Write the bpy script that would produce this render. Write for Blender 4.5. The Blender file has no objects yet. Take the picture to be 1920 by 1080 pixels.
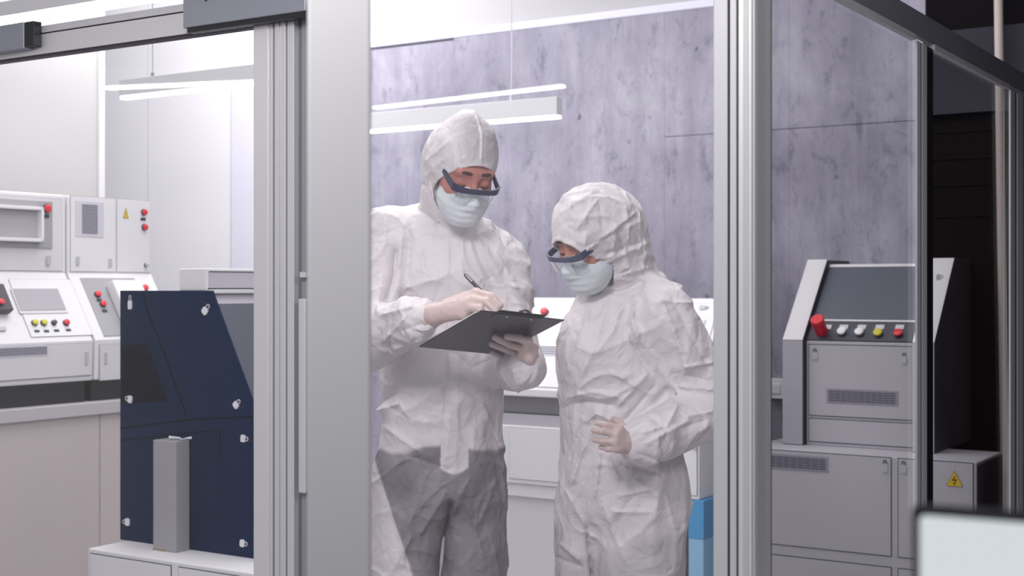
import bpy, bmesh, math, random
import numpy as np
from mathutils import Vector, Matrix
random.seed(7)
SC = bpy.context.scene
COL = SC.collection
PI = math.pi

# ------------------------------------------------------------------ camera model (1920x1080 reference frame)
FPX, CX, CY, CAMZ = 2565.0, 960.0, 540.0, 1.37
def P(px, py, Y):
    return Vector(((px-CX)/FPX*Y, Y, CAMZ-(py-CY)/FPX*Y))

def lin(c):
    out = []
    for v in c:
        v = v/255.0
        out.append(v/12.92 if v <= 0.04045 else ((v+0.055)/1.055)**2.4)
    return (out[0], out[1], out[2], 1.0)

# ------------------------------------------------------------------ materials
def new_mat(name):
    m = bpy.data.materials.new(name); m.use_nodes = True
    nt = m.node_tree; nt.nodes.clear()
    out = nt.nodes.new('ShaderNodeOutputMaterial')
    return m, nt, out
def N(nt, t, **kw):
    n = nt.nodes.new(t)
    for k, v in kw.items(): setattr(n, k, v)
    return n
def pbr(name, rgb, rough=0.5, metal=0.0, noise=0.0, nscale=30.0, bump=0.0, bscale=200.0, spec=0.5, stretch=None, emit=None, coat=0.0):
    m, nt, out = new_mat(name)
    b = N(nt, 'ShaderNodeBsdfPrincipled')
    c = lin(rgb)
    b.inputs['Base Color'].default_value = c
    b.inputs['Roughness'].default_value = rough
    b.inputs['Metallic'].default_value = metal
    b.inputs['Specular IOR Level'].default_value = spec
    b.inputs['Coat Weight'].default_value = coat
    tc = N(nt, 'ShaderNodeTexCoord')
    src = tc.outputs['Object']
    if stretch:
        mp = N(nt, 'ShaderNodeMapping'); mp.inputs['Scale'].default_value = stretch
        nt.links.new(src, mp.inputs['Vector']); src = mp.outputs['Vector']
    if noise > 0:
        n = N(nt, 'ShaderNodeTexNoise'); n.inputs['Scale'].default_value = nscale; n.inputs['Detail'].default_value = 5
        nt.links.new(src, n.inputs['Vector'])
        mx = N(nt, 'ShaderNodeMix', data_type='RGBA')
        mx.inputs['A'].default_value = tuple(max(0, v*(1-noise)) for v in c[:3])+(1,)
        mx.inputs['B'].default_value = tuple(min(1, v*(1+noise)) for v in c[:3])+(1,)
        nt.links.new(n.outputs['Fac'], mx.inputs['Factor'])
        nt.links.new(mx.outputs['Result'], b.inputs['Base Color'])
    if bump > 0:
        n2 = N(nt, 'ShaderNodeTexNoise'); n2.inputs['Scale'].default_value = bscale; n2.inputs['Detail'].default_value = 4
        nt.links.new(src, n2.inputs['Vector'])
        bp = N(nt, 'ShaderNodeBump'); bp.inputs['Strength'].default_value = bump; bp.inputs['Distance'].default_value = 0.002
        nt.links.new(n2.outputs['Fac'], bp.inputs['Height']); nt.links.new(bp.outputs['Normal'], b.inputs['Normal'])
    if emit:
        b.inputs['Emission Color'].default_value = lin(emit[0]); b.inputs['Emission Strength'].default_value = emit[1]
    nt.links.new(b.outputs[0], out.inputs[0])
    return m
def emission(name, rgb, s):
    m, nt, out = new_mat(name)
    e = N(nt, 'ShaderNodeEmission'); e.inputs[0].default_value = lin(rgb); e.inputs[1].default_value = s
    nt.links.new(e.outputs[0], out.inputs[0]); return m
def glass_mat(name, tint=(1, 1, 1), ior=1.45, rough=0.0, boost=1.0):
    m, nt, out = new_mat(name)
    t = N(nt, 'ShaderNodeBsdfTransparent'); t.inputs[0].default_value = (*tint, 1)
    g = N(nt, 'ShaderNodeBsdfGlossy'); g.inputs['Roughness'].default_value = rough; g.inputs[0].default_value = (1, 1, 1, 1)
    f = N(nt, 'ShaderNodeFresnel'); f.inputs[0].default_value = ior
    ge = N(nt, 'ShaderNodeNewGeometry'); mi_ = N(nt, 'ShaderNodeMix'); mi_.inputs['A'].default_value = ior; mi_.inputs['B'].default_value = 1.0/ior
    nt.links.new(ge.outputs['Backfacing'], mi_.inputs['Factor']); nt.links.new(mi_.outputs['Result'], f.inputs[0])
    mu = N(nt, 'ShaderNodeMath', operation='MULTIPLY'); mu.inputs[1].default_value = boost; mu.use_clamp = True
    mx = N(nt, 'ShaderNodeMixShader')
    nt.links.new(f.outputs[0], mu.inputs[0]); nt.links.new(mu.outputs[0], mx.inputs[0])
    nt.links.new(t.outputs[0], mx.inputs[1]); nt.links.new(g.outputs[0], mx.inputs[2])
    nt.links.new(mx.outputs[0], out.inputs[0]); return m

# ------------------------------------------------------------------ mesh builder
class MB:
    def __init__(s): s.v, s.f, s.m = [], [], []
    def add(s, vs, fs, mi=0):
        o = len(s.v); s.v += [tuple(v) for v in vs]
        for f in fs: s.f.append(tuple(i+o for i in f)); s.m.append(mi)
        return s
    def box(s, x0, x1, y0, y1, z0, z1, mi=0):
        x0, x1 = min(x0, x1), max(x0, x1); y0, y1 = min(y0, y1), max(y0, y1); z0, z1 = min(z0, z1), max(z0, z1)
        vs = [(x0,y0,z0),(x1,y0,z0),(x1,y1,z0),(x0,y1,z0),(x0,y0,z1),(x1,y0,z1),(x1,y1,z1),(x0,y1,z1)]
        return s.add(vs, [(0,3,2,1),(4,5,6,7),(0,1,5,4),(1,2,6,5),(2,3,7,6),(3,0,4,7)], mi)
    def obox(s, c, ax, ay, az, hx, hy, hz, mi=0):
        c, ax, ay, az = Vector(c), Vector(ax).normalized(), Vector(ay).normalized(), Vector(az).normalized()
        vs = [c+ax*(sx*hx)+ay*(sy*hy)+az*(sz*hz) for sz in (-1,1) for sx, sy in ((-1,-1),(1,-1),(1,1),(-1,1))]
        fl = [(0,3,2,1),(4,5,6,7),(0,1,5,4),(1,2,6,5),(2,3,7,6),(3,0,4,7)]
        return s.add(vs, fl, mi)
    def prism(s, pts, axis, a, b, mi=0):
        """extrude polygon pts (2D) along axis: 'x' -> (y,z) pts ; 'y' -> (x,z) ; 'z' -> (x,y)"""
        def mk(p, t):
            return {'x': (t, p[0], p[1]), 'y': (p[0], t, p[1]), 'z': (p[0], p[1], t)}[axis]
        n = len(pts); vs = [mk(p, a) for p in pts]+[mk(p, b) for p in pts]
        fs = [tuple(range(n))[::-1], tuple(range(n, 2*n))]+[(i, (i+1) % n, n+(i+1) % n, n+i) for i in range(n)]
        return s.add(vs, fs, mi)
    def lathe(s, c, axis, prof, seg=24, mi=0):
        """prof list of (r, h) along axis direction from c"""
        c, a = Vector(c), Vector(axis).normalized()
        t = Vector((0,0,1)) if abs(a.z) < 0.9 else Vector((1,0,0))
        u = a.cross(t).normalized(); w = a.cross(u)
        vs, fs = [], []
        for r, h in prof:
            for k in range(seg):
                th = 2*PI*k/seg; vs.append(c+a*h+u*(r*math.cos(th))+w*(r*math.sin(th)))
        for i in range(len(prof)-1):
            for k in range(seg):
                k2 = (k+1) % seg; fs.append((i*seg+k, i*seg+k2, (i+1)*seg+k2, (i+1)*seg+k))
        fs.append(tuple(range(seg))[::-1]); fs.append(tuple((len(prof)-1)*seg+k for k in range(seg)))
        return s.add(vs, fs, mi)
    def tube(s, pts, r, seg=10, mi=0, closed=False):
        pts = [Vector(p) for p in pts]; n = len(pts); vs, fs = [], []
        rr = r if isinstance(r, (list, tuple)) else [r]*n
        prev = None
        for i in range(n):
            d = (pts[(i+1) % n]-pts[i-1]) if closed else (pts[min(i+1, n-1)]-pts[max(i-1, 0)])
            d.normalize()
            if prev is None:
                t = Vector((0,0,1)) if abs(d.z) < 0.9 else Vector((1,0,0)); u = d.cross(t).normalized()
            else: u = (prev-d*prev.dot(d)).normalized()
            prev = u; w = d.cross(u)
            for k in range(seg):
                th = 2*PI*k/seg; vs.append(pts[i]+u*(rr[i]*math.cos(th))+w*(rr[i]*math.sin(th)))
        for i in range(n if closed else n-1):
            j = (i+1) % n
            for k in range(seg):
                k2 = (k+1) % seg; fs.append((i*seg+k, i*seg+k2, j*seg+k2, j*seg+k))
        if not closed:
            fs.append(tuple(range(seg))[::-1]); fs.append(tuple((n-1)*seg+k for k in range(seg)))
        return s.add(vs, fs, mi)
    def rect_sweep(s, pts, ups, hw, hh, mi=0):
        """sweep a rectangle: width hw along side direction (path x up), height hh along up"""
        pts = [Vector(p) for p in pts]; n = len(pts); vs, fs = [], []
        for i in range(n):
            d = (pts[min(i+1, n-1)]-pts[max(i-1, 0)]).normalized(); up = Vector(ups[i] if isinstance(ups, list) else ups)
            up = (up-d*up.dot(d)).normalized(); sd = d.cross(up)
            a = hw[i] if isinstance(hw, list) else hw; b = hh[i] if isinstance(hh, list) else hh
            vs += [pts[i]+sd*a+up*b, pts[i]-sd*a+up*b, pts[i]-sd*a-up*b, pts[i]+sd*a-up*b]
        for i in range(n-1):
            for k in range(4):
                k2 = (k+1) % 4; fs.append((i*4+k, i*4+k2, (i+1)*4+k2, (i+1)*4+k))
        fs.append((3,2,1,0)); fs.append(tuple((n-1)*4+k for k in range(4)))
        return s.add(vs, fs, mi)
    def build(s, name, mats, parent=None, bevel=0.0, smooth=False, loc=None, rotz=None):
        me = bpy.data.meshes.new(name)
        me.from_pydata(s.v, [], s.f); me.update()
        if not isinstance(mats, (list, tuple)): mats = [mats]
        for m in mats: me.materials.append(m)
        me.polygons.foreach_set('material_index', s.m)
        bm = bmesh.new(); bm.from_mesh(me); bmesh.ops.recalc_face_normals(bm, faces=bm.faces); bm.to_mesh(me); bm.free()
        o = bpy.data.objects.new(name, me); COL.objects.link(o)
        if parent: o.parent = parent
        if loc is not None: o.location = loc
        if rotz is not None: o.rotation_euler = (0, 0, rotz)
        if smooth:
            me.polygons.foreach_set('use_smooth', [True]*len(me.polygons))
            try: me.set_sharp_from_angle(angle=math.radians(40))
            except Exception: pass
        if bevel > 0:
            b = o.modifiers.new('bevel', 'BEVEL'); b.width = bevel; b.segments = 2; b.limit_method = 'ANGLE'; b.angle_limit = 0.7
        return o

def tag(o, label=None, cat=None, group=None, kind=None):
    if label: o['label'] = label
    if cat: o['category'] = cat
    if group: o['group'] = group
    if kind: o['kind'] = kind
    return o
def empty(name, loc, rz, label, cat, group=None, kind=None):
    o = bpy.data.objects.new(name, None); COL.objects.link(o); o.empty_display_size = 0.1
    o.location = loc; o.rotation_euler = (0, 0, rz)
    return tag(o, label, cat, group, kind)

# ------------------------------------------------------------------ oriented local frames
AX = math.atan2(-0.5388, 0.8424)      # x axis runs along the glass front, towards the viewer on the right
AY = AX+PI/2                          # x axis runs along the glass side, away from the viewer
class Frame:
    """origin on the floor under P(px, ., Y); local x = along, y = away, z = up"""
    def __init__(s, px, Y, ang):
        s.o = Vector(((px-CX)/FPX*Y, Y, 0)); s.a = ang
        s.x = Vector((math.cos(ang), math.sin(ang), 0)); s.y = Vector((-math.sin(ang), math.cos(ang), 0))
    def loc(s, w):
        d = Vector(w)-s.o; return Vector((d.dot(s.x), d.dot(s.y), d.z))
    def wor(s, l): return s.o+s.x*l[0]+s.y*l[1]+Vector((0, 0, l[2]))
    def hit(s, px, py, p=(0, 0, 0), n=(0, 1, 0)):
        """local point where the sight line of a photo point meets the local plane through p with normal n"""
        c = s.loc((0, 0, CAMZ)); q = s.loc(P(px, py, 1.0))-c; n = Vector(n); t = (Vector(p)-c).dot(n)/q.dot(n)
        return c+q*t
    def X(s, px, y=0.0): return s.hit(px, CY, (0, y, 0)).x
    def Z(s, px, py, y=0.0): return s.hit(px, py, (0, y, 0)).z
    def root(s, name, label, cat, group=None, kind=None):
        return empty(name, s.o, s.a, label, cat, group, kind)
# ------------------------------------------------------------------ materials of the place
def concrete_mat():
    m, nt, out = new_mat('concrete'); L = nt.links.new
    b = N(nt, 'ShaderNodeBsdfPrincipled'); b.inputs['Roughness'].default_value = 0.75; b.inputs['Specular IOR Level'].default_value = 0.25
    tc = N(nt, 'ShaderNodeTexCoord')
    def noise(scale, st, det=6, rough=0.6, dist=0.0):
        mp = N(nt, 'ShaderNodeMapping'); mp.inputs['Scale'].default_value = st; L(tc.outputs['Object'], mp.inputs['Vector'])
        n = N(nt, 'ShaderNodeTexNoise'); n.inputs['Scale'].default_value = scale; n.inputs['Detail'].default_value = det
        n.inputs['Roughness'].default_value = rough; n.inputs['Distortion'].default_value = dist
        L(mp.outputs[0], n.inputs['Vector']); return n.outputs['Fac']
    def ramp(src, stops):
        r = N(nt, 'ShaderNodeValToRGB'); L(src, r.inputs[0]); e = r.color_ramp.elements
        e[0].position, e[0].color = stops[0][0], (*stops[0][1][:3], 1); e[1].position, e[1].color = stops[-1][0], (*stops[-1][1][:3], 1)
        for p_, c_ in stops[1:-1]:
            k = e.new(p_); k.color = (*c_[:3], 1)
        return r.outputs[0]
    def mix(a, b_, f, mode='MULTIPLY'):
        x = N(nt, 'ShaderNodeMix', data_type='RGBA', blend_type=mode)
        if isinstance(f, float): x.inputs['Factor'].default_value = f
        else: L(f, x.inputs['Factor'])
        L(a, x.inputs['A']); L(b_, x.inputs['B']); return x.outputs['Result']
    base = ramp(noise(2.2, (1, 1, 0.55), 10, 0.68, 0.2), [(0.30, lin((134, 131, 146))), (0.5, lin((158, 155, 170))), (0.70, lin((186, 184, 195)))])
    streak = ramp(noise(5.0, (1, 1, 0.10), 7, 0.75), [(0.30, (0.62, 0.62, 0.66)), (0.55, (1, 1, 1)), (0.8, (1.0, 1.0, 1.0))])
    streak2 = ramp(noise(26.0, (1, 1, 0.10), 6, 0.7), [(0.35, (0.85, 0.85, 0.87)), (0.6, (1, 1, 1))])
    blot = ramp(noise(11.0, (1, 1, 0.55), 10, 0.8, 0.4), [(0.37, (0.52, 0.52, 0.58)), (0.47, (1, 1, 1))])
    col = mix(base, streak, 0.6); col = mix(col, streak2, 0.6); col = mix(col, blot, 0.75)
    v = N(nt, 'ShaderNodeTexVoronoi'); v.inputs['Scale'].default_value = 11.0
    mp = N(nt, 'ShaderNodeMapping'); mp.inputs['Scale'].default_value = (1, 1, 0.8); L(tc.outputs['Object'], mp.inputs['Vector'])
    nd = N(nt, 'ShaderNodeTexNoise'); nd.inputs['Scale'].default_value = 40; L(mp.outputs[0], nd.inputs['Vector'])
    mv = N(nt, 'ShaderNodeMix', data_type='RGBA'); mv.inputs['Factor'].default_value = 0.04; L(mp.outputs[0], mv.inputs['A']); L(nd.outputs['Color'], mv.inputs['B'])
    L(mv.outputs['Result'], v.inputs['Vector'])
    pit = ramp(v.outputs['Distance'], [(0.05, (0.35, 0.35, 0.40)), (0.12, (1, 1, 1))])
    sel = ramp(noise(3.0, (1, 1, 1), 3), [(0.52, (0, 0, 0)), (0.58, (1, 1, 1))])
    col = mix(col, pit, sel)
    fine = ramp(noise(90.0, (1, 1, 0.5), 4), [(0.3, (0.88, 0.88, 0.9)), (0.6, (1, 1, 1))])
    col = mix(col, fine, 0.7)
    L(col, b.inputs['Base Color'])
    bp = N(nt, 'ShaderNodeBump'); bp.inputs['Strength'].default_value = 0.15; bp.inputs['Distance'].default_value = 0.01
    L(noise(30, (1, 1, 0.4), 6), bp.inputs['Height']); L(bp.outputs[0], b.inputs['Normal'])
    L(b.outputs[0], out.inputs[0]); return m

M = {}
M['concrete'] = concrete_mat()
M['joint'] = pbr('concrete joint', (112, 109, 124), 0.8)
M['wall_white'] = pbr('white wall paint', (222, 221, 225), 0.7, noise=0.02, nscale=3)
M['wall_grey'] = pbr('pale grey wall paint', (190, 190, 189), 0.7, noise=0.02, nscale=2)
M['wall_lilac'] = pbr('lilac grey wall panel', (212, 211, 224), 0.6, noise=0.02, nscale=3)
M['seam'] = pbr('panel seam', (178, 178, 184), 0.7)
M['floor'] = pbr('epoxy floor', (190, 187, 190), 0.25, noise=0.05, nscale=6)
M['dark_wall'] = pbr('dark cladding', (13, 10, 14), 0.6, noise=0.25, nscale=4, spec=0.06)
M['dark_brown'] = pbr('dark brown cladding', (14, 8, 10), 0.6, noise=0.2, nscale=5, spec=0.06)
M['dark_grey'] = pbr('dark grey cladding', (52, 50, 59), 0.6, noise=0.06, nscale=5, spec=0.1)
M['black'] = pbr('black plastic', (18, 17, 22), 0.4)
M['alu'] = pbr('anodised aluminium', (205, 205, 208), 0.42, metal=0.55, noise=0.03, nscale=8, stretch=(60, 60, 1), bump=0.03, bscale=60)
M['alu_light'] = pbr('light aluminium', (186, 186, 191), 0.45, metal=0.35, noise=0.02, nscale=8, stretch=(60, 60, 1))
M['alu_dark'] = pbr('shadow gap gasket', (52, 44, 54), 0.6)
M['alu_plate'] = pbr('brushed aluminium plate', (150, 154, 164), 0.4, metal=0.7, noise=0.06, nscale=10, stretch=(1, 1, 60), bump=0.04, bscale=60)
M['alu_rail'] = pbr('grey aluminium rail', (104, 104, 114), 0.5, metal=0.1, noise=0.05, nscale=8)
M['glass'] = glass_mat('clear glass', (0.985, 0.985, 0.99), 1.45)
M['lamp_body'] = pbr('lamp housing white', (196, 196, 200), 0.5)
M['lamp_glow'] = emission('lamp diffuser', (255, 253, 246), 5.0)
M['cable'] = pbr('cable', (196, 194, 200), 0.5)
M['cable_dark'] = pbr('steel wire', (130, 130, 138), 0.4, metal=0.5)

# ------------------------------------------------------------------ room shell
FB = Frame(1000, 6.2, AX)                                 # back wall line
def st(o, kind='structure'):
    o['kind'] = kind; return o
MB().box(-9, 9, -5, 12, -0.1, 0.0).build('floor', M['floor']); st(bpy.data.objects['floor'])
H = 3.6
b = MB(); xs = [FB.X(150), FB.X(268), FB.X(425), FB.X(700), 6.0]
b.box(-3.4, xs[0], 0.03, 0.2, 0, H, 1)
b.box(xs[0], xs[1]-.006, 0.03, 0.2, 0, H, 0); b.box(xs[1]-.006, xs[1]+.006, 0.045, 0.2, 0, H, 2)
b.box(xs[1]+.006, xs[2]-.005, 0.03, 0.2, 0, H, 0); b.box(xs[2]-.005, xs[2]+.005, 0.045, 0.2, 0, H, 2)
b.box(xs[2]+.005, xs[3], 0.03, 0.2, 0, H, 3); b.box(xs[3], FB.X(1735), 0.03, 0.2, 0, H, 4)
o = b.build('wall_back', [M['wall_white'], M['wall_grey'], M['seam'], M['wall_lilac'], pbr('dimmed white wall paint', (176, 175, 179), 0.7)], loc=FB.o, rotz=FB.a); st(o)  # white paint darkened above the concrete to offset the strong light there
o['label'] = 'white back wall with tall panel seams behind the machines'
# concrete cladding fixed to the back wall
ztop = FB.Z(1000, 53); cx0, cx1 = FB.X(640), FB.X(1737)
b = MB(); zj = FB.Z(1500, 240)
cuts = [cx0, FB.X(851), FB.X(1246), FB.X(1480), cx1]
for i in range(4):
    g = 0.0004
    zt = ztop+(0.0 if i else -0.012)
    jg = 0.0016 if i > 1 else 0.0
    b.box(cuts[i]+g, cuts[i+1]-g, 0.0, 0.03, 0.0, zj-jg, 0); b.box(cuts[i]+g, cuts[i+1]-g, 0.0, 0.03, zj+jg, zt, 0)
b.box(cx0, cx1, 0.004, 0.03, 0, ztop-0.02, 1)
o = b.build('wall_concrete', [M['concrete'], M['joint']], loc=FB.o, rotz=FB.a); st(o)
o['label'] = 'streaked lilac grey concrete cladding on the back wall'
b = MB().box(cx0-0.02, cx1, -0.004, 0.03, ztop, ztop+0.035)
o = b.build('trim_1', pbr('pale lilac edge strip', (214, 213, 232), 0.5), loc=FB.o, rotz=FB.a, bevel=0.004); st(o)
# partition wall on the left, its end faces the viewer at the white edge
FLW = Frame(183, 6.0, AY)
b = MB().box(-4.5, 0, 0, 0.06, 0, H, 0); b.box(-0.002, 0.03, -0.012, 0.09, 0, H, 1)
o = b.build('wall_left', [M['wall_grey'], M['wall_white']], loc=FLW.o, rotz=FLW.a); st(o)
# dark wall beyond the glass side
b = MB(); d0 = FB.X(1738); b.box(d0, 6.5, -0.02, 0.2, 0, H, 0)
b.box(d0, 6.5, -0.05, -0.02, FB.Z(1800, 215), FB.Z(1800, 60), 2); b.box(d0, 6.5, -0.035, -0.02, 0.4, FB.Z(1800, 232), 1)
for py in (250, 300, 350, 408): b.box(d0, 6.5, -0.04, -0.02, FB.Z(1800, py), FB.Z(1800, py)+0.012, 0)
o = b.build('wall_right', [M['dark_wall'], M['dark_brown'], M['dark_grey']], loc=FB.o, rotz=FB.a); st(o)
o = MB().box(4.6, 4.8, -4, 7.0, 0, H).build('wall_added_dark', M['dark_wall']); st(o)  # unseen dark wall added so the side panes reflect darkness

# ------------------------------------------------------------------ the glass booth
G = Frame(1413, 2.54, AX)                                  # origin: outer corner of the booth
HR = 1.99                                                  # underside of the head rails
GT = 'glass booth'
def zpost(mb, px0, px1, y0, y1, z0=0.0, z1=2.06, mi=0): mb.box(G.X(px0, y0), G.X(px1, y0), y0, y1, z0, z1, mi)
# sliding door on the left
R = G.root('sliding_door', 'wide sliding glass door with aluminium frame at the left', 'glass door')
xl = G.X(-420); xr = G.X(511)
MB().box(xl, G.X(482), 0.012, 0.020, 0.06, HR+0.01).build('glass_pane', M['glass'], R)
b = MB(); b.box(xl, G.X(505), 0.0, 0.032, HR, HR+0.052, 0); b.box(xl, G.X(505), 0.0, 0.038, HR+0.056, HR+0.074, 1); b.box(xl, G.X(505), 0.004, 0.03, HR-0.006, HR, 2); b.box(xl, G.X(505), 0.004, 0.03, HR+0.05, HR+0.058, 2)
b.build('top_rail', [M['alu'], M['alu_light'], M['alu_dark']], R)
b = MB(); zpost(b, 475, 503, 0.0, 0.032, 0, HR+0.052, 0); zpost(b, 503, 511, 0.002, 0.030, 0, HR+.052, 1)
b.build('stile', [M['alu'], M['alu_light']], R, bevel=0.002)
MB().box(xl, G.X(511), 0.0, 0.032, 0.0, 0.07).build('bottom_rail', M['alu'], R)
# jamb
R = G.root('door_jamb', 'ribbed aluminium jamb beside the wide grey foreground post', 'door frame')
b = MB(); zpost(b, 511, 514.5, 0.012, 0.05, mi=1); zpost(b, 514.5, 523, 0.0, 0.05); zpost(b, 523, 526, 0.003, 0.05, mi=2); zpost(b, 526, 535, 0.0, 0.05); zpost(b, 535, 539, 0.014, 0.05, mi=1); zpost(b, 538.5, 551, 0.003, 0.05)
b.build('profile', [M['alu_light'], M['alu_dark'], M['alu']], R, bevel=0.001)
b = MB(); zpost(b, 551, 556, 0.018, 0.06, mi=1); zpost(b, 556, 566, 0.02, 0.06); zpost(b, 566, 600, 0.014, 0.06, mi=2)
b.build('side_profile', [M['alu_rail'], M['alu_dark'], pbr('grey side profile', (132, 134, 142), 0.5, metal=0.3)], R)
MB().box(G.X(562), G.X(573), 0.0, 0.014, G.Z(565, 520), G.Z(565, 510)).build('lock_plate', M['alu_light'], R)
MB().box(G.X(560), G.X(573), -0.002, 0.014, 0.9, G.Z(565, 560)).build('door_handle', M['alu_light'], R, bevel=0.003)
# door carriers
def carrier(px0, px1, py0, py1, label, cap):
    y = -0.03
    R = G.root('door_carrier', label, 'door carrier', 'door carriers on the head rail')
    z0, z1 = G.Z(px1, py1, y), G.Z(px1, py0, y); x0, x1 = G.X(px0, y), G.X(px1-(17 if cap else 0), y)
    MB().box(x0, x1, y, -0.001, z0, z1).build('cover', M['alu_plate'], R, bevel=0.002)
    if cap: MB().box(x1, G.X(px1, y), y+0.003, -0.001, z0+0.004, z1).build('end_cap', M['black'], R, bevel=0.002)
    else: MB().box(x0+0.01, x1+0.03, y+0.004, -0.001, z0-0.012, z0).build('roller_housing', M['black'], R)
    for fx in ((0.2, 0.8) if not cap else (0.75,)):
        b = MB(); xx = x0+(x1-x0)*fx; b.lathe((xx, y+0.002, z0+(z1-z0)*0.62), (0, -1, 0), [(0.004, 0), (0.004, 0.004), (0.001, 0.005)], 12)
        b.build('screw', M['alu_dark'], R)
carrier(-160, 61, 38, 88, 'short grey door carrier with a black end cap over the glass door', True)
carrier(343, 572, -60, 20, 'long brushed metal door carrier above the door jamb', False)
# middle pane
R = G.root('glass_panel', 'large clear front glass panel before the two people', 'glass panel')
MB().box(G.X(600), G.X(1345), 0.012, 0.020, 0.03, 2.02).build('glass_pane', M['glass'], R)
b = MB(); zpost(b, 1337, 1364, 0.0, 0.032); b.build('stile', M['alu_light'], R, bevel=0.002)
MB().box(G.X(600), G.X(1364), 0.0, 0.032, 2.02, 2.08).build('top_rail', M['alu'], R)
MB().box(G.X(600), G.X(1364), 0.0, 0.032, 0.0, 0.05).build('bottom_rail', M['alu'], R)
# corner post
R = G.root('corner_post', 'tall ribbed aluminium corner post of the glass booth', 'post')
b = MB(); yb = G.hit(1446, CY, (0, 0, 0), (1, 0, 0)).y
b.box(G.X(1364), G.X(1384), 0.004, 0.04, 0, 2.6, 1); b.box(G.X(1369), G.X(1381), -0.002, 0.03, 0, 2.6, 2)
b.box(G.X(1384), -0.004, 0.0, 0.06, 0, 2.6, 0); b.box(G.X(1394), G.X(1404), -0.0015, 0.01, 0, 2.6, 3)
b.box(-0.02, 0.0, 0.006, yb, 0, 2.6, 2); b.box(-0.012, 0.0005, 0.014, yb*0.62, 0, 2.6, 0)
b.build('profile', [M['alu'], M['alu_dark'], M['alu_light'], pbr('grey green groove', (176, 180, 178), 0.5, metal=0.4)], R, bevel=0.0015)
b = MB().box(-0.018, -0.002, yb, yb+0.008, 0, 2.6); b.build('gasket', M['alu_dark'], R)
# side panels
def ys(px): return G.hit(px, CY, (0, 0, 0), (1, 0, 0)).y
def side_panel(p0, pa, pb, label, zt, rail_h, first):
    R = G.root('glass_panel', label, 'glass panel')
    MB().box(-0.012, -0.006, ys(p0), ys(pa)+0.01, 0.03, zt+0.01).build('glass_pane', M['glass'], R)
    b = MB(); b.box(-0.014, 0.0, ys(p0), ys(pb), zt+0.012, zt+rail_h, 0); b.box(-0.012, 0.003, ys(p0), ys(pa), zt-0.002, zt+0.012, 1)
    b.build('top_rail', [M['alu_rail'], M['alu_light']], R)
    b = MB(); w = pb-pa
    pa += 4; w = pb-pa; b.box(-0.006, 0.0, ys(pa), ys(pa+0.2*w), 0, zt, 0); b.box(-0.008, -0.003, ys(pa+0.2*w), ys(pa+0.32*w), 0, zt, 1)
    b.box(-0.010, 0.001, ys(pa+0.32*w), ys(pa+0.56*w), 0, zt, 0); b.box(-0.010, -0.002, ys(pa+0.56*w), ys(pb), 0, zt, 2)
    b.build('stile', [M['alu_light'], M['alu_dark'], M['black'] if first else M['alu_rail']], R)
    MB().box(-0.034, 0.0, ys(p0), ys(pb), 0.0, 0.05).build('bottom_rail', M['alu'], R)
side_panel(1450, 1716, 1751, 'tall glass panel between the corner post and striped stile', HR, 0.075, True)
side_panel(1751, 1891, 1935, 'narrow glass panel in front of the dark room at far right', HR, 0.075, False)
# wide blurred post in front of the booth
Fp = Frame(636, 1.75, 0.10)
R = Fp.root('foreground_post', 'wide blurred grey metal post standing close to the viewer', 'post')
b = MB(); x0, x1 = Fp.X(576), Fp.X(696)
b.box(x0, x1, 0, 0.06, 0.0, 2.5, 0); b.build('profile', pbr('matt grey post', (158, 158, 161), 0.5, metal=0.1, noise=0.02, nscale=5), R, bevel=0.004)
MB().box(x0-0.01, x1+0.01, -0.01, 0.07, 0, 0.012).build('base_plate', M['alu_rail'], R, bevel=0.002)

# ------------------------------------------------------------------ pendant lamps
def pendant(a, b_, z, hh, hw, label, wires, mat=None, top=3.5, group='linear pendant lamps'):
    """a, b_: world xy ends of the lamp, z: underside"""
    a, b_ = Vector((a[0], a[1], 0)), Vector((b_[0], b_[1], 0)); d = b_-a; L = d.length
    R = empty('pendant_lamp', (a.x, a.y, z), math.atan2(d.y, d.x), label, 'pendant lamp', group)
    bm_ = MB(); bm_.box(0, L, -hw, hw, 0.012, hh); bm_.build('housing', M['lamp_body'], R, bevel=0.002)
    MB().box(0.003, L-0.003, -hw+0.003, hw-0.003, 0.0, 0.012).build('diffuser', mat or M['lamp_glow'], R)
    for fx in wires:
        b2 = MB(); x = L*fx
        pts = [(x+0.006*math.sin(k*0.9)*(1 if wires[fx] else 0), 0, hh+(top-z-hh)*k/12) for k in range(13)]
        b2.tube(pts, 0.0035 if wires[fx] else 0.0014, 8); b2.lathe((x, 0, hh), (0, 0, 1), [(0.006, 0), (0.006, 0.016), (0.002, 0.02)], 12)
        b2.build('suspension_wire', M['cable'] if wires[fx] else M['cable_dark'], R, smooth=True)
    return R
L1 = Frame(230, 5.2, AX)
pendant(L1.o, L1.wor((L1.X(590), 0, 0)), P(230, 187, 5.2).z, 0.073, 0.018, 'pale linear pendant lamp hanging above the blue machine', {0.17: 0, 0.83: 0})
L2 = Frame(697, 6.0, AX)
pendant(L2.wor((L2.X(600), 0, 0)), L2.wor((L2.X(1049), 0, 0)), P(697, 249, 6.0).z, 0.085, 0.022, 'white linear pendant lamp hanging behind the taller person', {0.2: 0, 0.815: 1})
L3 = Frame(0, 4.5, AX)
pendant(L3.wor((L3.X(-200), 0, 0)), L3.wor((L3.X(300), 0, 0)), P(0, 45, 4.5).z, 0.06, 0.04, 'glowing white linear lamp above the sliding door rail', {0.3: 0, 0.9: 0})
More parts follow.
